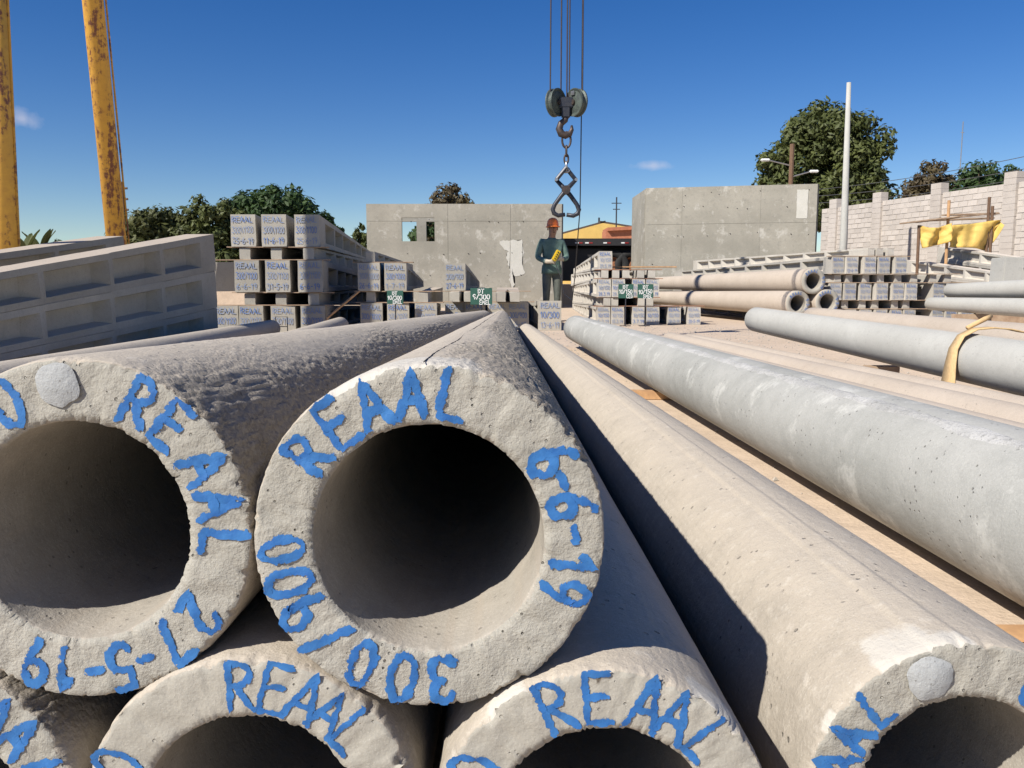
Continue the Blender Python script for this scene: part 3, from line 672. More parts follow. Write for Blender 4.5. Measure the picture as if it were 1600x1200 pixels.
# sloping stack by the block wall
for col, (X, n) in enumerate(((9.76, 5), (9.05, 4))):
    for k in range(n):
        dt_pole(DTB, (X-.35, 11.0, .07+.13*k), (X, 19.0, .15+.30*k), ('lowest beam pole of the ', 'second beam pole up in the ', 'third beam pole up in the ', 'fourth beam pole up in the ', 'fifth, topmost beam pole of the ')[k]+('sloping stack nearest the block wall' if col == 0 else 'sloping stack beside the 150/900 stack'), 'sloping beam stack by the block wall', True)
bm = bmesh.new(); add_box(bm, (0, 0, 0), (.43, .40, .46), None, .012)
for v in bm.verts:
    if v.co.z > 0: v.co.x *= .93
o = bm_obj('concrete_block', bm, M['pale']); o.location = (7.98, 13.4, .86); tag(o, 'plain grey concrete block with steel handle above the pale round poles', 'concrete block')
bm = bmesh.new(); add_tube(bm, [(.1, -.19, .06), (.1, -.3, .05), (.38, -.3, .0), (.38, -.28, -.12), (.14, -.28, .03)], .012, 6); bm_obj('steel_handle', bm, M['galv'], o)
for zz in (.12, .37, .56):
    bm = bmesh.new(); add_box(bm, (0, 0, 0), (1.0, .12, .14 if zz > .12 else .236), None, .004); q = bm_obj('timber_bearer', bm, M['woodgrey']); q.location = (7.98, 13.4, zz); tag(q, ('lowest', 'middle', 'upper')[(.12, .37, .56).index(zz)]+' timber bearer under the grey concrete block', 'timber', 'bearers under the grey concrete block')

# bearers
bearer((1.0, 4.98, .026), (.62, .085, .05), 'orange timber block wedged under the large grey pole', -.12)
bearer((1.1, 1.6, .0035), (.5, .08, .006), 'thin timber shim under the large grey pole', 0)
bearer((6.42, 11.6, .13), (.5, .12, .255), 'timber bearer under the pale poles at the yard side', 0, 'woodgrey', 'bearers under the pale poles')
bearer((6.38, 5.2, .125), (.5, .12, .245), 'timber bearer under the pale poles at the yard side', 0, 'woodgrey', 'bearers under the pale poles')
bearer((4.6, 13.5, .085), (1.2, .12, .165), 'timber bearer under the small pile of hollow poles', 0, 'woodgrey', 'bearers under the small pile')
bearer((3.5, 20.4, .095), (1.2, .12, .185), 'timber bearer under the small pile of hollow poles', 0, 'woodgrey', 'bearers under the small pile')
bearer((3.3, 3, .07), (.5, .1, .13), 'timber bearer under the tan pole behind the strap', 0, 'woodgrey', 'bearers under the tan pole'); bearer((3.7, 9.6, .066), (.5, .1, .13), 'timber bearer under the tan pole behind the strap', 0, 'woodgrey', 'bearers under the tan pole')
bearer((2.42, 5.4, .082), (.2, .1, .16), 'timber bearer under the tip of the strapped pole', 0, 'woodgrey')
bearer((-2.03, 1.5, .037), (.4, .1, .07), 'timber bearer under the dusty pole on the left', 0, 'woodgrey', 'bearers under the dusty pole'); bearer((-2.76, 9, .03), (.4, .1, .055), 'timber bearer under the dusty pole on the left', 0, 'woodgrey', 'bearers under the dusty pole')
# leaning stick, wire frame
bm = bmesh.new(); add_tube(bm, [WY(505, 505, 10.55)+Vector((0, 0, -.12)), WY(512, 496, 10.6), WY(561, 455, 10.92)], .018, 6); tag(bm_obj('wooden_stick', bm, M['wood']), 'thin wooden stick leaning on the 300/1000 beam stack', 'stick')
bm = bmesh.new(); c = WY(440, 512, 10.2); hw = .073
add_tube(bm, [(c.x-hw, 10.2, 0), (c.x-hw, 10.2, .28), (c.x+hw, 10.2, .28), (c.x+hw, 10.2, 0)], .006, 6)
add_tube(bm, [(c.x-hw, 10.2, .16), (c.x+hw, 10.2, .16)], .005, 6)
tag(bm_obj('wire_frame', bm, M['darksteel']), 'small dark wire frame standing before the 300/1100 beam stack', 'frame')

# ------------------------------------------------------------------ green signs
def sign(px0, px1, py0, py1, Y, lines, label, legs):
    a = WY(px0, py1, Y); b = WY(px1, py0, Y); w = b.x-a.x; h = b.z-a.z; cx = (a.x+b.x)/2
    r = empty('beam_sign', (cx, Y, 0)); tag(r, label, 'sign', 'green stake signs before the beam stacks')
    bm = bmesh.new(); add_box(bm, (0, 0, (a.z+b.z)/2), (w, .012, h), None, .002); p = bm_obj('sign_board', bm, M['green'], r)
    V, Fc = flat_text(lines, w, h, int(px0), y=-.009, stroke=.14, fill=.9); t = mesh_obj('white_lettering', [(v[0], v[1], v[2]+(a.z+b.z)/2) for v in V], Fc, M['white'], p)
    bm = bmesh.new(); add_tube(bm, [(0, .012, 0), (0, .012, a.z+.05)], .009, 6)
    add_tube(bm, [(-.09, .012, .008), (.09, .012, .008)], .007, 6); add_tube(bm, [(0, -.08, .008), (0, .1, .008)], .007, 6)
    bm_obj('stake', bm, M['darksteel'], r)
sl = lambda a, b, c: [(a, .8, .26), (b, .47, .28), (c, .14, .24)]
sign(605, 630, 454, 475, 10.8, sl('DT', '10/300', '   EMEL'), 'green sign DT 10/300 EMEL before the stack with the leaning stick', 1)
sign(735, 769, 450, 476, 11.9, sl('DT', '9/300', '    EMEL'), 'green sign DT 9/300 EMEL behind the round pole tips', 1)
sign(966, 990, 444, 466, 13.25, sl('DT', '10/150', '    CEB'), 'green sign ending in CEB, nearer the worker', 1)
sign(996, 1021, 444, 466, 13.25, sl('DT', '10/150', '   EMEL'), 'green sign ending in EMEL beside the CEB one', 1)

# ------------------------------------------------------------------ strap on G2
def strap():
    r = empty('lifting_strap', (2.45, 4.32, 0)); tag(r, 'yellow webbing strap looped over the pale grey pole', 'strap')
    c0 = Vector((2.45, 4.32, .302)); V, Fc = [], []
    # profile around the pole in the X-Z plane, from the ground on the near side, over the top
    prof = [(-.165, -.22, .16), (-.16, -.12, .135), (-.152, -.02, .105), (-.14, .06, .085), (-.10, .13, .075), (-.03, .165, .07), (.06, .172, .065), (.15, .165, .062), (.22, .15, .06), (.29, .14, .05)]
    for i, (x, z, w) in enumerate(prof):
        yo = -.0+.03*i/len(prof)
        for s in (-1, 1): 
            for k in (0, 1): V.append((c0.x-2.45+x+(.006*k if i < 4 else 0), c0.y-4.32+yo+s*w*.5, c0.z+z-(.008*k if i >= 4 else 0)))
    n = len(prof)
    for i in range(n-1):
        a, b = 4*i, 4*i+4
        Fc += [(a, b, b+2, a+2), (a+1, a+3, b+3, b+1), (a, a+1, b+1, b), (a+2, b+2, b+3, a+3)]
    Fc += [(0, 2, 3, 1), (4*n-4, 4*n-3, 4*n-1, 4*n-2)]
    o = mesh_obj('webbing', V, Fc, M['strap'], r, True)
    bm = bmesh.new(); add_tube(bm, [(c0.x-2.45+x, c0.y-4.32+y, c0.z+z) for x, y, z in ((-.05, .05, .165), (.05, .07, .21), (.1, .1, .225))], [.012, .014, .011], 8); bm_obj('strap_eye', bm, M['strap'], r, True)
strap()

# ------------------------------------------------------------------ gantry, hook
def gantry():
    H = 14.0
    r = empty('gantry_crane', (-5.0, 9.0, 0)); tag(r, 'rusty yellow tubular gantry crane straddling the yard', 'crane')
    for x, yb, sl, top in ((0, 8.25, .044, 4.9), (0, 10.72, -.088, H)):  # near leg stops early, out of view, so its shadow ends short
        bm = bmesh.new(); add_tube(bm, [(x, yb-9, 0), (x, yb-9+sl*top, top)], .118, 20); bm_obj('leg', bm, M['yrust'], r, True)
        bm = bmesh.new(); add_tube(bm, [(x+.122, yb-9+.03, .5), (x+.122, yb-9+.03+sl*(top-.5), top)], .012, 6); bm_obj('conduit', bm, M['yrust'], r)
    bm = bmesh.new(); add_tube(bm, [(0, 8.25-9+.21, 4.75), (0, 10.72-9-.42, 4.75)], .08, 12); bm_obj('added_brace', bm, M['yrust'], r, True)  # unseen tie, added where the shortened leg ends
    return r
gantry()
def hook():
    cx, Y = XA(882, 9.9), 9.9
    zc = ZA(161, Y)
    r = empty('hook_block', (cx, Y, 0)); tag(r, 'crane hook block with two green sheaves hanging on wire ropes', 'hook block')
    for s, rz in ((-1, .92), (1, -.92)):
        bm = bmesh.new(); rot = Matrix.Rotation(rz, 3, 'Z') @ Matrix.Rotation(PI/2, 3, 'X')
        prof = [(.0, .035), (.06, .04), (.125, .03), (.15, .042), (.158, .042), (.158, .028), (.14, .012), (.14, -.012), (.158, -.028), (.158, -.042), (.15, -.042), (.125, -.03), (.06, -.04), (0, -.035)]
        n = 36; rings = []
        for pr_, pz in prof: rings.append([bm.verts.new(rot @ Vector((max(pr_, .001)*math.cos(2*PI*k/n), max(pr_, .001)*math.sin(2*PI*k/n), pz))) for k in range(n)])
        for a, b in zip(rings, rings[1:]):
            for k in range(n): bm.faces.new((a[k], a[(k+1) % n], b[(k+1) % n], b[k]))
        bmesh.ops.recalc_face_normals(bm, faces=bm.faces)
        o = bm_obj('sheave', bm, M['sheave'], r); o.location = (s*.115, -.02, zc)
        bm = bmesh.new(); add_tube(bm, [rot @ Vector((0, 0, -.06)), rot @ Vector((0, 0, .06))], .03, 12); bm_obj('pin', bm, M['hook'], o)
        bm = bmesh.new(); add_box(bm, rot @ Vector((0, .1, -.052 if s < 0 else .052)), (.06, .05, .012), rot, .003); bm_obj('bracket', bm, M['galv'], o)
    bm = bmesh.new(); add_box(bm, (0, 0, zc), (.17, .1, .12), None, .012); add_box(bm, (.0, 0, zc-.09), (.1, .09, .16), None, .012); bm_obj('crosshead', bm, M['darksteel'], r)
    z0 = zc-.15
    pts = [(.0, 0, z0), (-.005, 0, z0-.04), (-.055, 0, z0-.08), (-.075, 0, z0-.14), (-.05, 0, z0-.195), (.0, 0, z0-.215), (.05, 0, z0-.195), (.072, 0, z0-.15), (.07, 0, z0-.10)]
    bm = bmesh.new(); add_tube(bm, pts, [.035, .036, .038, .042, .045, .042, .034, .024, .012], 12); bm_obj('hook', bm, M['hook'], r, True)
    for dx, dy in ((-.185, -.08), (-.055, .05), (.012, .03), (.04, .03), (.185, -.07)):
        bm = bmesh.new(); add_tube(bm, [(dx, dy, zc+.02), (dx*.9, dy, 14.0)], .0085, 6); bm_obj('wire_rope', bm, M['rope'], r)
    # tongs
    zt = ZA(262, Y); zb = ZA(337, Y); zj = ZA(297, Y)
    t = empty('lifting_tongs', (cx+.01, Y, 0)); tag(t, 'black scissor lifting tongs hanging by a chain from the hook', 'lifting tongs')
    ztop = zc-.15-.215
    def ring_tube(name, z0, z1, w, rad, mat, turn):
        bm = bmesh.new(); n = 16; P = []
        for k in range(n+1):
            a = 2*PI*k/n; P.append(Vector((w*math.cos(a)*(0 if turn else 1), w*math.cos(a)*(1 if turn else 0), (z0+z1)/2+(z1-z0)/2*math.sin(a))))
        add_tube(bm, P, rad, 8, False); bm_obj(name, bm, M[mat], t, True)
    ring_tube('link', ztop-.14, ztop+.04, .05, .013, 'hook', 0); ring_tube('chain_link', ztop-.235, ztop-.115, .028, .012, 'hook', 1); ring_tube('chain_link', ztop-.32, ztop-.212, .024, .011, 'hook', 0)
    ring_tube('swivel', ztop-.40, ztop-.3, .028, .015, 'galv', 1); ring_tube('shackle', zt-.05, ztop-.37, .034, .015, 'galv', 0)
    for s in (-1, 1):
        y = .018*s; zel = ZA(281, Y)
        bm = bmesh.new(); add_tube(bm, [(0, y, zt), (s*.115, y, zel)], .024, 8); bm_obj('upper_arm', bm, M['darksteel'], t)
        bm = bmesh.new(); P = [(s*.115, -y, zel), (0, -y, zj), (-s*.06, -y, zj-.07), (-s*.13, -y, zb+.13), (-s*.155, -y, zb+.07), (-s*.14, -y, zb+.025), (-s*.09, -y, zb), (-s*.01, -y, zb+.012)]
        add_tube(bm, P, [.022, .03, .026, .025, .027, .027, .026, .024], 8); bm_obj('gripping_arm', bm, M['darksteel'], t, True)
        bm = bmesh.new(); add_tube(bm, [(s*.115, -.045, zel), (s*.115, .045, zel)], .018, 10); bm_obj('elbow_pin', bm, M['galv'], t)
    bm = bmesh.new(); add_tube(bm, [(0, -.055, zj), (0, .055, zj)], .05, 14); bm_obj('pivot', bm, M['hook'], t)
    return cx
hook()

# ------------------------------------------------------------------ cast walls
def wall_with_holes(name, x0, x1, z1, th, holes, mat, parent=None):
    """front at y=0, thickness +y; holes = (xa, xb, za, zb)"""
    xs = sorted({x0, x1, *[h[0] for h in holes], *[h[1] for h in holes]}); zs = sorted({0, z1, *[h[2] for h in holes], *[h[3] for h in holes]})
    bm = bmesh.new()
    for a, b in zip(xs, xs[1:]):
        for c, d in zip(zs, zs[1:]):
            if any(h[0] <= a and b <= h[1] and h[2] <= c and d <= h[3] for h in holes): continue
            for y, fl in ((0, False), (th, True)):
                v = [bm.verts.new(p) for p in ((a, y, c), (b, y, c), (b, y, d), (a, y, d))]; bm.faces.new(v[::-1] if fl else v)
    bmesh.ops.remove_doubles(bm, verts=bm.verts, dist=1e-5)
    be = [e for e in bm.edges if e.is_boundary]; fr = [e for e in be if all(v.co.y < .01 for v in e.verts)]
    bk = {tuple(round(x, 4) for v in sorted(e.verts, key=lambda v: (v.co.x, v.co.z)) for x in (v.co.x, v.co.z)): e for e in be if all(v.co.y > .01 for v in e.verts)}
    for e in fr:
        k = tuple(round(x, 4) for v in sorted(e.verts, key=lambda v: (v.co.x, v.co.z)) for x in (v.co.x, v.co.z)); e2 = bk.get(k)
        if e2:
            a, b = sorted(e.verts, key=lambda v: (v.co.x, v.co.z)); c, d = sorted(e2.verts, key=lambda v: (v.co.x, v.co.z)); bm.faces.new((a, b, d, c))
    bmesh.ops.recalc_face_normals(bm, faces=bm.faces)
    return bm_obj(name, bm, mat, parent)
def holes_grid(parent, x0, x1, zs, n, seed):
    rnd = random.Random(seed); k = 0
    for z in zs:
        for i in range(n):
            if rnd.random() < .35: continue
            x = x0+(x1-x0)*(i+.5)/n+rnd.uniform(-.2, .2); zz = z+rnd.uniform(-.05, .05)
            bm = bmesh.new(); add_tube(bm, [(x, -.004, zz), (x+.01, .01, zz+.01)], [rnd.uniform(.012, .024), .01], 7); o = bm_obj('tie_hole', bm, M['trailer'], parent)
YW = 22.5
wa = WY(572, 320, YW); wb_ = WY(878, 317, YW); zt = (wa.z+wb_.z)/2
r = empty('concrete_room', (wa.x, YW, 0)); tag(r, 'roofless cast concrete room with window opening behind the worker', 'building')
wl_ = wb_.x-wa.x; hx = lambda px: XA(px, YW)-wa.x; hz = lambda py: ZA(py, YW)
win = (hx(629), hx(680), hz(377), hz(340))
wallF = wall_with_holes('front_wall', 0, wl_, zt, .13, [win], M['wallc'], r)
holes_grid(wallF, .3, wl_-.2, (hz(345), hz(395), hz(430)), 9, 1)
yb = 3.6; k = (YW+yb)/YW
bw = wall_with_holes('back_wall', .15, wl_-.0, zt-.02, .13, [((hx(629)+wa.x)*k-wa.x-.25, (hx(652)+wa.x)*k-wa.x, hz(377)*1.0+.02, hz(340)+.15), ((hx(667)+wa.x)*k-wa.x, (hx(681)+wa.x)*k-wa.x+.3, hz(377)+.02, hz(340)+.15)], M['wallc'], r); bw.location = (0, yb, 0)
for x in (.066, wl_-.066):
    bm = bmesh.new(); add_box(bm, (x, (yb+.135)/2, (zt-.03)/2), (.125, yb-.145, zt-.03)); bm_obj('side_wall', bm, M['wallc'], r)
bm = bmesh.new(); add_box(bm, (wl_+.02, .05, zt/2), (.035, .1, zt-.01)); bm_obj('dark_edge', bm, M['trailer'], r)  # thin dark strip along the right end of the front wall
# formwork seam lines as shallow raised fins, white plaster patch
for zz in (hz(345),):
    bm = bmesh.new(); add_box(bm, (wl_/2, -.002, zz), (wl_, .008, .012)); bm_obj('formwork_seam', bm, M['wallc'], wallF)
for xx in (hx(700), hx(797)):
    bm = bmesh.new(); add_box(bm, (xx, -.002, zt/2), (.012, .0085, zt-.02)); bm_obj('formwork_seam', bm, M['wallc'], wallF)
def poly_patch(name, pts, mat, parent, y=-.006, jit=.03, seed=0):
    rnd = random.Random(seed); P = []
    for a, b in zip(pts, pts[1:]+pts[:1]):
        a, b = Vector(a), Vector(b); n = max(1, int((b-a).length/.05)); P += [a+(b-a)*(i/n)+Vector((rnd.uniform(-jit, jit), rnd.uniform(-jit, jit))) for i in range(n)]
    bm = bmesh.new(); f = bm.faces.new([bm.verts.new((p.x, y, p.y)) for p in P]); bmesh.ops.triangulate(bm, faces=[f]); bmesh.ops.recalc_face_normals(bm, faces=bm.faces)
    o = bm_obj(name, bm, mat, parent); return o
pp = [(780, 376), (816, 375), (818, 395), (815, 410), (820, 428), (803, 432), (800, 420), (804, 444), (802, 452), (796, 436), (797, 418), (790, 404), (794, 392), (786, 388)]
poly_patch('plaster_patch', [(hx(x), hz(y)) for x, y in pp], M['plaster'], wallF, jit=.022, seed=2)
# right-hand cast box
a0 = WY(1009, 294, 22.5); a1 = WY(1278, 285, 21.5)
ang = math.atan2(a1.y-a0.y, a1.x-a0.x); Lb = math.hypot(a1.x-a0.x, a1.y-a0.y); hb = a0.z
r = empty('concrete_room', (a0.x, a0.y, 0), ang); tag(r, 'tall cast concrete room with no openings beside the block wall', 'building')
wf = wall_with_holes('front_wall', 0, Lb, hb, .14, [], M['wallc'], r); holes_grid(wf, .15, Lb-.1, (hb-.18, hb-.55, hb-1.25, hb-2.0), 10, 4)
bm = bmesh.new(); RR = Matrix.Rotation(-ang, 3, 'Z'); add_box(bm, RR @ Vector((.068, 1.33, hb/2-.006)), (.13, 2.36, hb-.012), RR); bm_obj('side_wall', bm, M['wallc'], r)
bm = bmesh.new(); add_box(bm, (Lb-.068, 1.35, hb/2-.006), (.13, 2.4, hb-.012)); bm_obj('side_wall', bm, M['wallc'], r)
bm = bmesh.new(); add_box(bm, (Lb/2, 2.63, hb/2-.012), (Lb-.01, .13, hb-.024)); bm_obj('back_wall', bm, M['wallc'], r)
bm = bmesh.new(); add_box(bm, (Lb+.02, .05, hb/2), (.03, .1, hb-.01)); bm_obj('dark_edge', bm, M['trailer'], r)  # narrow dark strip at the right end of this room's front
bx = lambda px: (XA(px, 22)-a0.x); bz = lambda py: ZA(py, 22)
poly_patch('plaster_patch', [(bx(1238), bz(299)), (bx(1254), bz(299)), (bx(1254), bz(343)), (bx(1238), bz(343))], M['plaster'], wf, jit=.01, seed=3)
for zz in (hb-.95,):
    bm = bmesh.new(); add_box(bm, (Lb/2, -.002, zz), (Lb-.01, .008, .014)); bm_obj('formwork_seam', bm, M['wallc'], wf)
for f in (.22, .68):
    bm = bmesh.new(); add_box(bm, (Lb*f, -.002, hb/2), (.012, .0085, hb-.03)); bm_obj('formwork_seam', bm, M['wallc'], wf)

# ------------------------------------------------------------------ trailer and house
bm = bmesh.new(); add_box(bm, (1.5, 29.0, .31), (30, 6.6, .62)); tag(bm_obj('raised_road', bm, M['ground']), 'raised street level behind the yard', kind='structure')
def trailer():
    Y = 26.2; r = empty('flatbed_trailer', (XA(935, Y), Y, 0)); tag(r, 'dark flatbed truck trailer parked behind the two concrete rooms', 'trailer')
    zt_ = ZA(373, Y); zb_ = ZA(384.5, Y)
    bm = bmesh.new(); add_box(bm, (0, .9, (zt_+zb_)/2), (7.5, 2.2, zt_-zb_), None, .01); bm_obj('deck', bm, M['trailer'], r)
    bm = bmesh.new(); add_box(bm, (0, .5, zb_-.15), (7, .12, .28)); add_box(bm, (0, 1.5, zb_-.15), (7, .12, .28)); bm_obj('chassis', bm, M['trailer'], r)
    bm = bmesh.new(); add_box(bm, (-2.9, .95, zb_-.58), (6.0, 1.9, 1.0), None, .02); bm_obj('underdeck_shade_box', bm, M['trailer'], r)  # added dark box standing in for the shade under the deck
    bm = bmesh.new(); add_box(bm, (1.6, 2.0, 1.2), (4.5, .03, 1.1)); bm_obj('underdeck_shade_sheet', bm, M['cable'], r)  # added black sheet, gives the darkness of shade behind the wheels
    for px in (903, 918.5, 946.5, 974):
        for dx, mt in ((-.06, 'white'), (.06, 'redlens')):
            bm = bmesh.new(); add_box(bm, (XA(px, Y)-r.location.x+dx, -.206, zb_+.09), (.11, .012, .04)); bm_obj('reflector', bm, M[mt], r)
    for px in (957, 986):
        x = XA(px, Y)-r.location.x; zc = 1.17
        for y in (.1, 1.7):
            bm = bmesh.new(); n = 32; prof = [(.30, -.13), (.5, -.14), (.53, -.1), (.53, .1), (.5, .14), (.3, .13)]
            rings = [[bm.verts.new((x+a*math.cos(2*PI*k/n), y+b, zc+a*math.sin(2*PI*k/n))) for k in range(n)] for a, b in prof]
            for p, q in zip(rings, rings[1:]+rings[:1]):
                for k in range(n): bm.faces.new((p[k], p[(k+1) % n], q[(k+1) % n], q[k]))
            bmesh.ops.recalc_face_normals(bm, faces=bm.faces); w_ = bm_obj('wheel', bm, M['tyre'], r, True)
            bm = bmesh.new(); prof = [(.31, -.12), (.27, -.1), (.24, -.02), (.12, -.05), (.1, -.12), (.001, -.12)]
            rings = [[bm.verts.new((x+a*math.cos(2*PI*k/n), y+b, zc+a*math.sin(2*PI*k/n))) for k in range(n)] for a, b in prof]
            for p, q in zip(rings, rings[1:]):
                for k in range(n): bm.faces.new((p[k], p[(k+1) % n], q[(k+1) % n], q[k]))
            bmesh.ops.recalc_face_normals(bm, faces=bm.faces); bm_obj('rim', bm, M['rim'], w_)
trailer()
def house():
    Y = 44; r = empty('house', (XA(940, Y), Y, 0)); tag(r, 'yellow gabled house with red tiled annex behind the trailer', 'house'); X0 = r.location.x
    P = [(860, 371), (942, 348.5), (1030, 362)]; q = [WY(x, y, Y) for x, y in P]
    V = [(q[0].x-X0, 0, 0), (q[2].x-X0, 0, 0), (q[2].x-X0, 0, q[2].z), (q[1].x-X0, 0, q[1].z), (q[0].x-X0, 0, q[0].z)]
    V += [(x, 9, z) for x, y, z in V]
    mesh_obj('wall', V, [(0, 1, 2, 3, 4), (9, 8, 7, 6, 5), (0, 5, 6, 1), (1, 6, 7, 2), (0, 4, 9, 5)], M['yellowwall'], r)
    bm = bmesh.new()
    for a, b in ((V[4], V[3]), (V[3], V[2])):
        a, b = Vector(a), Vector(b); d = (b-a)/2; c = (a+b)/2; ang = math.atan2(d.z, d.x)
        add_box(bm, (c.x, 4.56, c.z+.05), (d.length*2+.3, 9.1, .09), Matrix.Rotation(-ang, 3, 'Y'))
    bm_obj('roof', bm, M['darkroof'], r)
    a = WY(944, 373, 42); b = WY(1010, 361, 42)
    bm = bmesh.new(); add_box(bm, ((a.x+b.x)/2-X0, -1.9, b.z/2), (b.x-a.x, 1.8, b.z)); an = bm_obj('annex', bm, M['redwall'], r)
    bm = bmesh.new(); add_box(bm, ((a.x+b.x)/2-X0+.2, -1.9, b.z+.09), (b.x-a.x+.3, 2.2, .16), Matrix.Rotation(-.05, 3, 'Y')); bm_obj('annex_roof', bm, M['redwall'], r)
house()
def mast(px, y0, y1, Y, rad, label, arms=(), mat='darksteel', name='antenna_mast'):
    p = WY(px, y0, Y); r = empty(name, (p.x, Y, 0)); tag(r, label, name.split('_')[0])
    bm = bmesh.new(); add_tube(bm, [(0, 0, 0), (0, 0, p.z)], rad, 8); bm_obj('pole', bm, M[mat], r)
    for z, w in arms:
        bm = bmesh.new(); add_tube(bm, [(-w, 0, p.z-z), (w, 0, p.z-z)], rad*.6, 6); bm_obj('crossarm', bm, M[mat], r)
mast(963.5, 308, 350, 42.5, .035, 'thin antenna mast rising behind the red tiled annex', ((.3, .25), (.6, .18)))
mast(936, 340, 350, 46, .05, 'short stub mast on the far side of the yellow house', ())
mast(1505, 190, 212, 160, .1, 'faint distant thin mast over the trees', ((2, .3),), 'galv')
mast(1238, 225, 300, 33, .09, 'brown timber utility pole with street lamps in front of the large tree', (), 'brownpole', 'utility_pole')
mast(190, 284, 340, 40, .09, 'thin utility pole with side brackets behind the yellow gantry leg', ((.3, .25), (.8, .25), (1.3, .25), (1.8, .25)), 'brownpole', 'utility_pole')
up_ = [o for o in COL.objects if o.name.startswith('utility_pole')][0]
for dx, dz in ((-.95, -.62), (.75, -1.05)):
    bm = bmesh.new(); zt_ = ZA(225, 33); add_tube(bm, [(0, 0, zt_+dz-.2), (dx, -.1, zt_+dz)], .025, 6); lm = bm_obj('lamp_arm', bm, M['galv'], up_)
    bm = bmesh.new(); add_box(bm, (dx*1.12, -.12, zt_+dz), (.34, .16, .1), None, .03); bm_obj('lamp_head', bm, M['white'], lm)
# pale post
p = WY(1327, 129, 20.5); q = WY(1318.5, 372, 20.5)
bm = bmesh.new(); add_tube(bm, [(q.x-.03, 20.5, 0), (q.x, 20.5, q.z), (p.x-.01, 20.5, p.z)], [.095, .088, .05], 16); tag(bm_obj('concrete_post', bm, M['pale'], None, True), 'slim pale concrete post standing before the block wall', 'post')
# wires
def wire(a, b, sag, label, grp):
    P = []
    for i in range(17):
        f = i/16; v = a.lerp(b, f); P.append((v.x, v.y, v.z-sag*4*f*(1-f)))
    bm = bmesh.new(); add_tube(bm, P, .012, 4); tag(bm_obj('power_line', bm, M['cable']), label, 'power line', grp)
for nm_, y0, y1 in (('highest', 302, 240), ('middle', 310, 262), ('lowest', 320, 278)):
    wire(WY(1200, y0, 33), WY(1700, y1-18, 26), .25, nm_+' of three power lines strung behind the block wall', 'power lines behind the block wall')

# ------------------------------------------------------------------ block wall
def block_wall():
    A = Vector((9.85, 26.8, 0)); B = Vector((12.45, 16.6, 0)); d = (B-A).normalized(); Ln = (B-A).length; H = 3.0
    r = empty('block_wall', A, math.atan2(d.y, d.x)); tag(r, 'long pale concrete block boundary wall with raised pillars', 'wall')
    # local +x along the wall; side facing the yard is local -y
    bm = bmesh.new(); add_box(bm, (Ln/2, .07, H/2-.005), (Ln, .125, H-.01)); bm_obj('mortar_core', bm, M['mortar'], r)
    bmB = bmesh.new(); add_box(bmB, (0, 0, 0), (.288, .145, .132), None, .005); me = bpy.data.meshes.new('block'); bmB.to_mesh(me); bmB.free(); me.materials.append(M['block'])
    low = bmesh.new(); rnd = random.Random(4)
    nz_ = int(H/.1425)
    for j in range(nz_):
        off = .15 if j % 2 else 0
        i = 0; x = -.0+off
        while x+.15 < Ln:
            p = (x+.15, .07+rnd.uniform(-.005, .005), j*.1425+.07)
            if j >= nz_-10 and x < 8.9:
                o = link_mesh('block', me, None, r); o.location = p; o.rotation_euler = (0, rnd.uniform(-.006, .006), rnd.uniform(-.01, .01))
            else: add_box(low, p, (.288, .145, .132))
            x += .3
    tag(bm_obj('lower_blocks', low, M['block'], r), kind='stuff')
    for px in (1295, 1362, 1452, 1565):
        b = (px-800)/FPX; Y = (A.x+A.y*.2549)/(b+.2549); s = (Vector((b*Y, Y, 0))-A).length
        bm = bmesh.new()
        for j in range(22): add_box(bm, (s+rnd.uniform(-.004, .004), .05, j*.1475+.07), (.36, .24, .1455), None, .003)
        bm_obj('pillar', bm, M['block'], r)
block_wall()
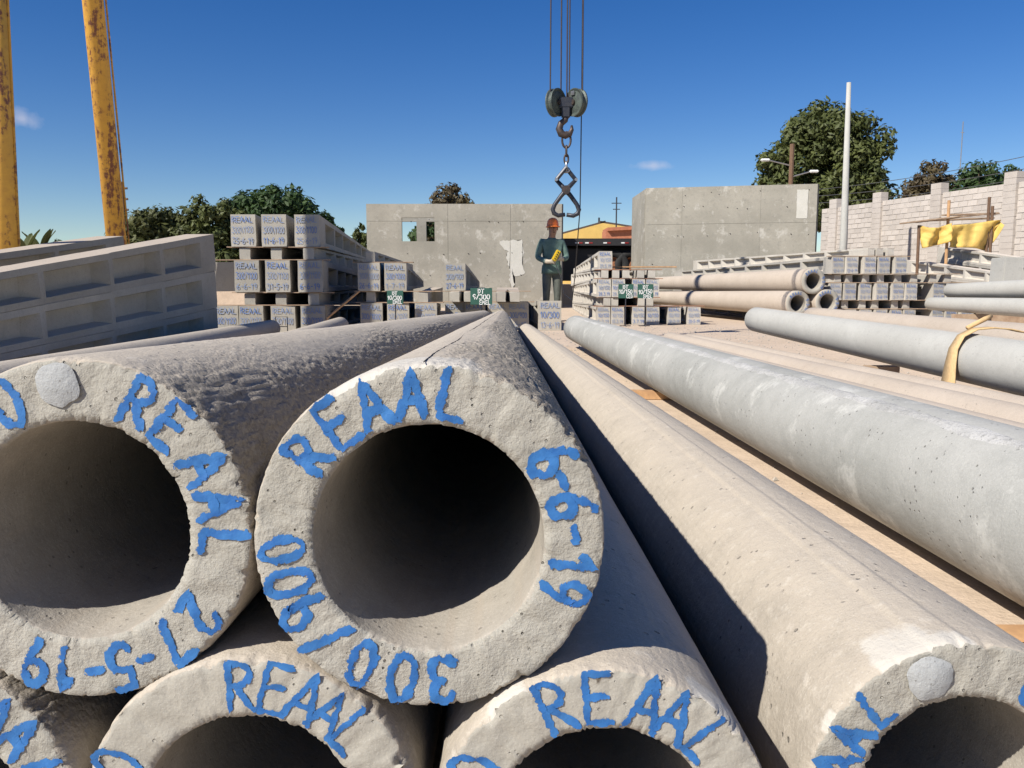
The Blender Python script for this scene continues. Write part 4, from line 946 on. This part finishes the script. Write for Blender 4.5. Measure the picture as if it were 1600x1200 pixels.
# ------------------------------------------------------------------ tarp shelter
def shelter():
    Y = 17.6; f = lambda px, py, dy=0: WY(px, py, Y+dy)
    o0 = f(1490, 440); r = empty('tarp_shelter', (o0.x, Y, 0)); tag(r, 'makeshift shelter of sticks and boards hung with a yellow tarp', 'shelter')
    rel = lambda v: Vector((v.x-o0.x, v.y-Y, v.z))
    for (x, y) in ((1436, 352), (1483, 313), (1546, 308), (1551, 322)):
        t = rel(f(x, y)); bm = bmesh.new(); add_tube(bm, [(t.x+.03, t.y, 0), (t.x, t.y, t.z)], .032, 8); bm_obj('post', bm, M['brownpole'] if x != 1483 else M['wood'], r)
    for a, b, dy in (((1409, 349), (1500, 338), 0), ((1430, 347), (1556, 333), .15), ((1440, 345), (1550, 341), .5), ((1475, 336), (1558, 334), .8)):
        A, B = rel(f(*a, dy)), rel(f(*b, dy)); bm = bmesh.new(); d = B-A; add_box(bm, (A+B)/2, (d.length, .22, .03), Matrix.Rotation(-math.atan2(d.z, d.x), 3, 'Y'), .004); bm_obj('roof_board', bm, M['woodgrey'], r)
    # two hanging cloths
    for (xs, top, bot, ph) in (((1437, 1484), ((0, 352), (.25, 356), (.6, 356), (1, 349)), ((0, 388), (.4, 385), (.8, 380), (1, 374)), 1), ((1485, 1563), ((0, 352), (.4, 350), (.8, 345), (1, 344)), ((0, 386), (.4, 388), (.75, 392), (.86, 378), (1, 352)), 5)):
        nu, nv = 28, 12; V, Fc = [], []
        def at(T, u):
            for (a, ya), (b, yb_) in zip(T, T[1:]):
                if a <= u <= b: return ya+(yb_-ya)*(u-a)/(b-a)
        for i in range(nu+1):
            u = i/nu
            for j in range(nv+1):
                v = j/nv; px = xs[0]+(xs[1]-xs[0])*u; py = at(top, u)+(at(bot, u)-at(top, u))*v
                q = rel(f(px, py)); q.y += -.06+.09*math.sin(u*9+v*2.5+ph)*(.3+v)+.05*noise.noise(Vector((u*6, v*5, ph))); V.append(q)
        for i in range(nu):
            for j in range(nv): a = i*(nv+1)+j; Fc.append((a, a+1, a+nv+2, a+nv+1))
        o = mesh_obj('tarp', V, Fc, M['tarp'], r, True); sm = o.modifiers.new('s', 'SOLIDIFY'); sm.thickness = .006
shelter()

# ------------------------------------------------------------------ trees
def tree(px, py_top, px0, px1, Y, label, mat, n=9000, leafs=.26, seed=0, zmin=1.0, lobes=None, group=None, depth=.8):
    rnd = random.Random(seed); top = ZA(py_top, Y); x0, x1 = XA(px0, Y), XA(px1, Y); cx = (x0+x1)/2; rx = (x1-x0)/2*1.1
    r = empty('tree', (XA(px, Y), Y, 0)); tag(r, label, 'tree', group); X0 = r.location.x
    cz = (top+zmin)/2; rz = (top-zmin)/2*1.07
    clumps = []
    for k in range(int(60+n/130)):
        while True:
            d = Vector((rnd.gauss(0, 1), rnd.gauss(0, 1), rnd.gauss(0, 1))).normalized()
            if d.z > -.8: break
        f = rnd.uniform(.62, .96) if rnd.random() < .8 else rnd.uniform(.2, .6)
        f *= 1+.16*noise.noise(d*2.2+Vector((seed, 0, 0)))
        c = Vector((cx-X0+d.x*rx*f, d.y*rx*depth*f, cz+d.z*rz*f)); clumps.append((c, rnd.uniform(.13, .24)*min(rx, rz*1.2), rnd.random()))
    V, Fc, tint = [], [], []
    per = n//len(clumps)
    for c, cr, tn in clumps:
        for q in range(per):
            d = Vector((rnd.gauss(0, 1), rnd.gauss(0, 1), rnd.gauss(0, .8))).normalized(); p = c+d*cr*rnd.uniform(.55, 1.05)
            s = leafs*rnd.uniform(.6, 1.2); nrm = (d+Vector((rnd.uniform(-.7, .7), rnd.uniform(-.7, .7), rnd.uniform(-.2, .9)))).normalized()
            u = nrm.orthogonal().normalized(); u = (u*math.cos(q)+nrm.cross(u)*math.sin(q)); w = nrm.cross(u)
            i = len(V); V += [p-u*s*.5, p+w*s*.24-nrm*s*.05, p+u*s*.5, p-w*s*.24-nrm*s*.05]; Fc.append((i, i+1, i+2, i+3))
            t = min(1, max(0, tn*.6+rnd.random()*.4)); tint += [t]*4
    o = mesh_obj('crown', V, Fc, M[mat], r); at = o.data.attributes.new('tint', 'FLOAT', 'POINT'); at.data.foreach_set('value', tint)
    bm = bmesh.new(); add_tube(bm, [(0, 0, 0), (rx*.05, 0, cz*.4), (cx-X0, 0, cz)], [rx*.1+.06, rx*.075+.05, rx*.03+.02], 10)
    for k in range(6):
        c = rnd.choice(clumps)[0]; b = Vector((cx-X0, 0, cz*.6)); add_tube(bm, [b, b.lerp(c, .5)+Vector((0, 0, .1)), c], [rx*.04+.02, rx*.025+.012, .015], 6)
    bm_obj('trunk', bm, M['trunk'], r, True)
tree(1285, 171, 1190, 1374, 46, 'large dense dark mango-like tree behind the block wall', 'leaf_mid', 26000, .36, 1, 2.4)
tree(1375, 286, 1338, 1402, 40, 'small tree beside the large tree behind the block wall', 'leaf_mid', 3500, .26, 2, 1.5)
tree(1450, 258, 1396, 1502, 44, 'brownish bushy tree beyond the block wall', 'leaf_brown', 11000, .26, 3, 1.5)
tree(1528, 249, 1472, 1590, 42, 'dark open tree beyond the block wall, beside the brownish one', 'leaf_dark', 11000, .26, 4, 1.5)
tree(435, 297, 356, 520, 38, 'tall dark rounded tree above the 300/1100 beam stack', 'leaf_dark', 16000, .32, 5, .8)
tree(330, 318, 275, 405, 36, 'mid green leafy tree left of the tall dark tree', 'leaf_mid', 10000, .3, 6, .6)
tree(240, 329, 183, 325, 36, 'olive rounded tree beside the yellow gantry leg', 'leaf_olive', 16000, .28, 7, .5)
tree(525, 345, 490, 545, 37, 'low dark tree at the side of the tall dark tree', 'leaf_dark', 3500, .28, 8, .5)
tree(706, 287, 662, 750, 36, 'thin reddish-green tree showing over the concrete room', 'leaf_brown', 3200, .26, 9, 1.5)
tree(565, 338, 552, 590, 38, 'narrow tree beside the edge of the windowed room', 'leaf_mid', 1500, .26, 10, .8)
tree(690, 330, 640, 720, 33, 'dark bush seen through the window opening', 'leaf_dark', 3000, .28, 12, .3)
def banana(px, Y, seed, label):
    rnd = random.Random(seed); r = empty('banana_plant', (XA(px, Y), Y, 0)); tag(r, label, 'plant', None)
    zt_ = ZA(392, Y)
    bm = bmesh.new(); add_tube(bm, [(0, 0, 0), (0, 0, zt_)], .12, 8); bm_obj('stem', bm, M['trunk'], r)
    for k in range(6):
        a = rnd.uniform(0, 6.28); ln = rnd.uniform(.9, 1.3); V, Fc = [], []
        for i in range(9):
            f = i/8; c = Vector((math.cos(a)*f*.55, math.sin(a)*f*.55, zt_-.2+ln*f*(1-.25*f))); w = .17*math.sin(PI*min(1, f*.92+.06)); s = Vector((-math.sin(a), math.cos(a), 0))
            V += [c-s*w+Vector((0, 0, .05)), c, c+s*w+Vector((0, 0, .05))]
        for i in range(8):
            b = 3*i; Fc += [(b, b+1, b+4, b+3), (b+1, b+2, b+5, b+4)]
        o = mesh_obj('leaf', V, Fc, M['leaf_mid'], r); at = o.data.attributes.new('tint', 'FLOAT', 'POINT'); at.data.foreach_set('value', [rnd.random()]*len(V))
banana(42, 30, 1, 'banana plant showing beside the outer yellow gantry leg'); banana(66, 31, 2, 'banana plant farther from the outer yellow gantry leg')
tree(95, 374, 74, 120, 32, 'scrubby bush behind the beam stack by the gantry', 'leaf_olive', 900, .22, 14, .3)

# ------------------------------------------------------------------ worker
def worker():
    X, Y = XA(862, 14.9), 14.9
    J = {}  # joints: position, radius (x, y)
    J['pel'] = ((0, 0, .93), (.155, .115)); J['waist'] = ((0, 0, 1.06), (.15, .11)); J['chest'] = ((0, .01, 1.28), (.18, .125)); J['neckb'] = ((0, .01, 1.44), (.10, .085))
    J['neck'] = ((.0, -.0, 1.50), (.055, .055)); J['headl'] = ((.01, -.03, 1.575), (.075, .085)); J['headm'] = ((.012, -.015, 1.65), (.08, .10)); J['headt'] = ((.012, 0, 1.72), (.065, .075))
    for s, n in ((-1, 'l'), (1, 'r')):
        J[n+'hip'] = ((s*.09, 0, .86), (.095, .10)); J[n+'knee'] = ((s*.10, -.03, .49), (.066, .07)); J[n+'ank'] = ((s*.105, .02, .10), (.048, .05)); J[n+'toe'] = ((s*.12, -.16, .045), (.045, .035))
        J[n+'sh'] = ((s*.185, .01, 1.41), (.075, .075)); J[n+'elb'] = ((s*.265, -.02, 1.13), (.058, .058))
    J['lwr'] = ((-.12, -.22, 1.05), (.042, .042)); J['lhand'] = ((-.06, -.255, 1.05), (.045, .032))
    J['rwr'] = ((.15, -.24, 1.10), (.042, .042)); J['rhand'] = ((.09, -.275, 1.11), (.045, .032))
    E = [('pel', 'waist'), ('waist', 'chest'), ('chest', 'neckb'), ('neckb', 'neck'), ('neck', 'headl'), ('headl', 'headm'), ('headm', 'headt')]
    for n in 'lr': E += [('pel', n+'hip'), (n+'hip', n+'knee'), (n+'knee', n+'ank'), (n+'ank', n+'toe'), ('chest', n+'sh'), (n+'sh', n+'elb'), (n+'elb', n+'wr'), (n+'wr', n+'hand')]
    for n, s in (('l', 1), ('r', -1)):
        hx_, hy, hz_ = J[n+'hand'][0]
        for k in range(4):
            a, b = n+'f%d' % k, n+'g%d' % k
            J[a] = ((hx_+s*.05, hy-.015, hz_+.03-.021*k), (.011, .011)); J[b] = ((hx_+s*(.085-.006*abs(k-1)), hy+.012, hz_+.03-.021*k), (.009, .009)); E += [(n+'hand', a), (a, b)]
        J[n+'t0'] = ((hx_+s*.01, hy-.02, hz_+.05), (.013, .013)); J[n+'t1'] = ((hx_+s*.045, hy-.025, hz_+.07), (.010, .010)); E += [(n+'hand', n+'t0'), (n+'t0', n+'t1')]
    names = list(J); bm = bmesh.new(); lay = bm.verts.layers.skin.verify(); vs_ = {}
    for n in names:
        v = bm.verts.new(J[n][0]); v[lay].radius = J[n][1]; v[lay].use_root = (n == 'pel'); vs_[n] = v
    for a, b in E: bm.edges.new((vs_[a], vs_[b]))
    me = bpy.data.meshes.new('person'); bm.to_mesh(me); bm.free()
    o = bpy.data.objects.new('person', me); COL.objects.link(o)
    m = o.modifiers.new('skin', 'SKIN'); m.use_smooth_shade = True; m2 = o.modifiers.new('sub', 'SUBSURF'); m2.levels = 2; m2.render_levels = 2
    dg = bpy.context.evaluated_depsgraph_get(); me2 = bpy.data.meshes.new_from_object(o.evaluated_get(dg)); o.modifiers.clear(); o.data = me2
    me2.materials.clear()
    for k in ('shirt', 'trouser', 'skin', 'glove', 'boot'): me2.materials.append(M[k])
    for p_ in me2.polygons:
        c = p_.center; p_.use_smooth = True
        i = 0
        if c.z > 1.475: i = 2
        elif c.z < .13: i = 4
        elif c.z < .90 and abs(c.x) < .24 and c.y > -.2: i = 1
        elif c.y < -.205 and abs(c.x) < .17 and .9 < c.z < 1.25: i = 3
        p_.material_index = i
    o.location = (X, Y, 0); o.rotation_euler = (0, 0, .15)
    tag(o, 'worker in orange hard hat and green overalls holding a yellow crane control', 'person')
    # shirt hem, nose, ears, helmet
    bm = bmesh.new(); n = 28
    prof = [(.168, .13, 1.0), (.178, .14, .93), (.182, .145, .85), (.176, .139, .85)]
    rings = [[bm.verts.new((a*math.cos(2*PI*k/n)*(1+.03*math.sin(5*2*PI*k/n)), b*math.sin(2*PI*k/n), z)) for k in range(n)] for a, b, z in prof]
    for p_, q_ in zip(rings, rings[1:]):
        for k in range(n): bm.faces.new((p_[k], p_[(k+1) % n], q_[(k+1) % n], q_[k]))
    bm_obj('shirt_hem', bm, M['shirt'], o, True)
    bm = bmesh.new(); add_tube(bm, [(.015, -.105, 1.655), (.017, -.128, 1.62), (.017, -.112, 1.605)], [.01, .018, .014], 8)
    for s in (-1, 1): add_box(bm, (.012+s*.086, .0, 1.635), (.018, .04, .06), None, .008)
    bm_obj('face_features', bm, M['skin'], o, True)
    bm = bmesh.new()
    for s in (-1, 1): add_box(bm, (.014+s*.032, -.104, 1.662), (.022, .012, .009), None, .003)
    add_box(bm, (.015, -.106, 1.572), (.045, .012, .008), None, .003); bm_obj('eyes_and_mouth', bm, M['boot'], o)
    bm = bmesh.new(); n = 28; prof = [(1.22, 1.665), (1.2, 1.675), (1.0, 1.685), (.99, 1.72), (.88, 1.775), (.6, 1.815), (.25, 1.83), (.01, 1.832)]
    rings = [[bm.verts.new((.012+.105*a*math.cos(2*PI*k/n), -.005+.13*a*math.sin(2*PI*k/n)-(.03 if a > 1.1 and math.sin(2*PI*k/n) < -.3 else 0), z)) for k in range(n)] for a, z in prof]
    for p_, q_ in zip(rings, rings[1:]):
        for k in range(n): bm.faces.new((p_[k], p_[(k+1) % n], q_[(k+1) % n], q_[k]))
    bmesh.ops.recalc_face_normals(bm, faces=bm.faces)
    h_ = bm_obj('hard_hat', bm, M['helmet'], o, True); sm = h_.modifiers.new('s', 'SOLIDIFY'); sm.thickness = .004
    # control box with its cable
    r = empty('crane_control', (X, Y, 0), .15); tag(r, 'yellow pendant crane control held in gloved hands', 'control box')
    bm = bmesh.new(); rot = Matrix.Rotation(.5, 3, 'Y'); add_box(bm, (.02, -.295, 1.16), (.085, .06, .2), rot, .012); b_ = bm_obj('case', bm, M['yellowbox'], r)
    bm = bmesh.new()
    for k in range(4): add_tube(bm, [Vector((.02, -.325, 1.16))+rot @ Vector((0, 0, -.06+.04*k)), Vector((.02, -.34, 1.16))+rot @ Vector((0, 0, -.06+.04*k))], .012, 8)
    bm_obj('button', bm, M['cable'], b_)
    cx_ = XA(906, 10.1)
    Pts = [(cx_, 10.1, 13.9), (cx_, 10.1, 3), (cx_+.01, 10.3, 1.6), (cx_+.02, 11.2, .75), (cx_+.12, 13, .42), (X+.18, 14.2, .5), (X+.14, 14.5, .8), (X+.03, Y-.31, 1.05)]
    bm = bmesh.new(); add_tube(bm, Pts, .007, 6); tag(bm_obj('pendant_cable', bm, M['cable'], None, True), 'black pendant control cable hanging beside the tongs to the worker', 'cable')
worker()
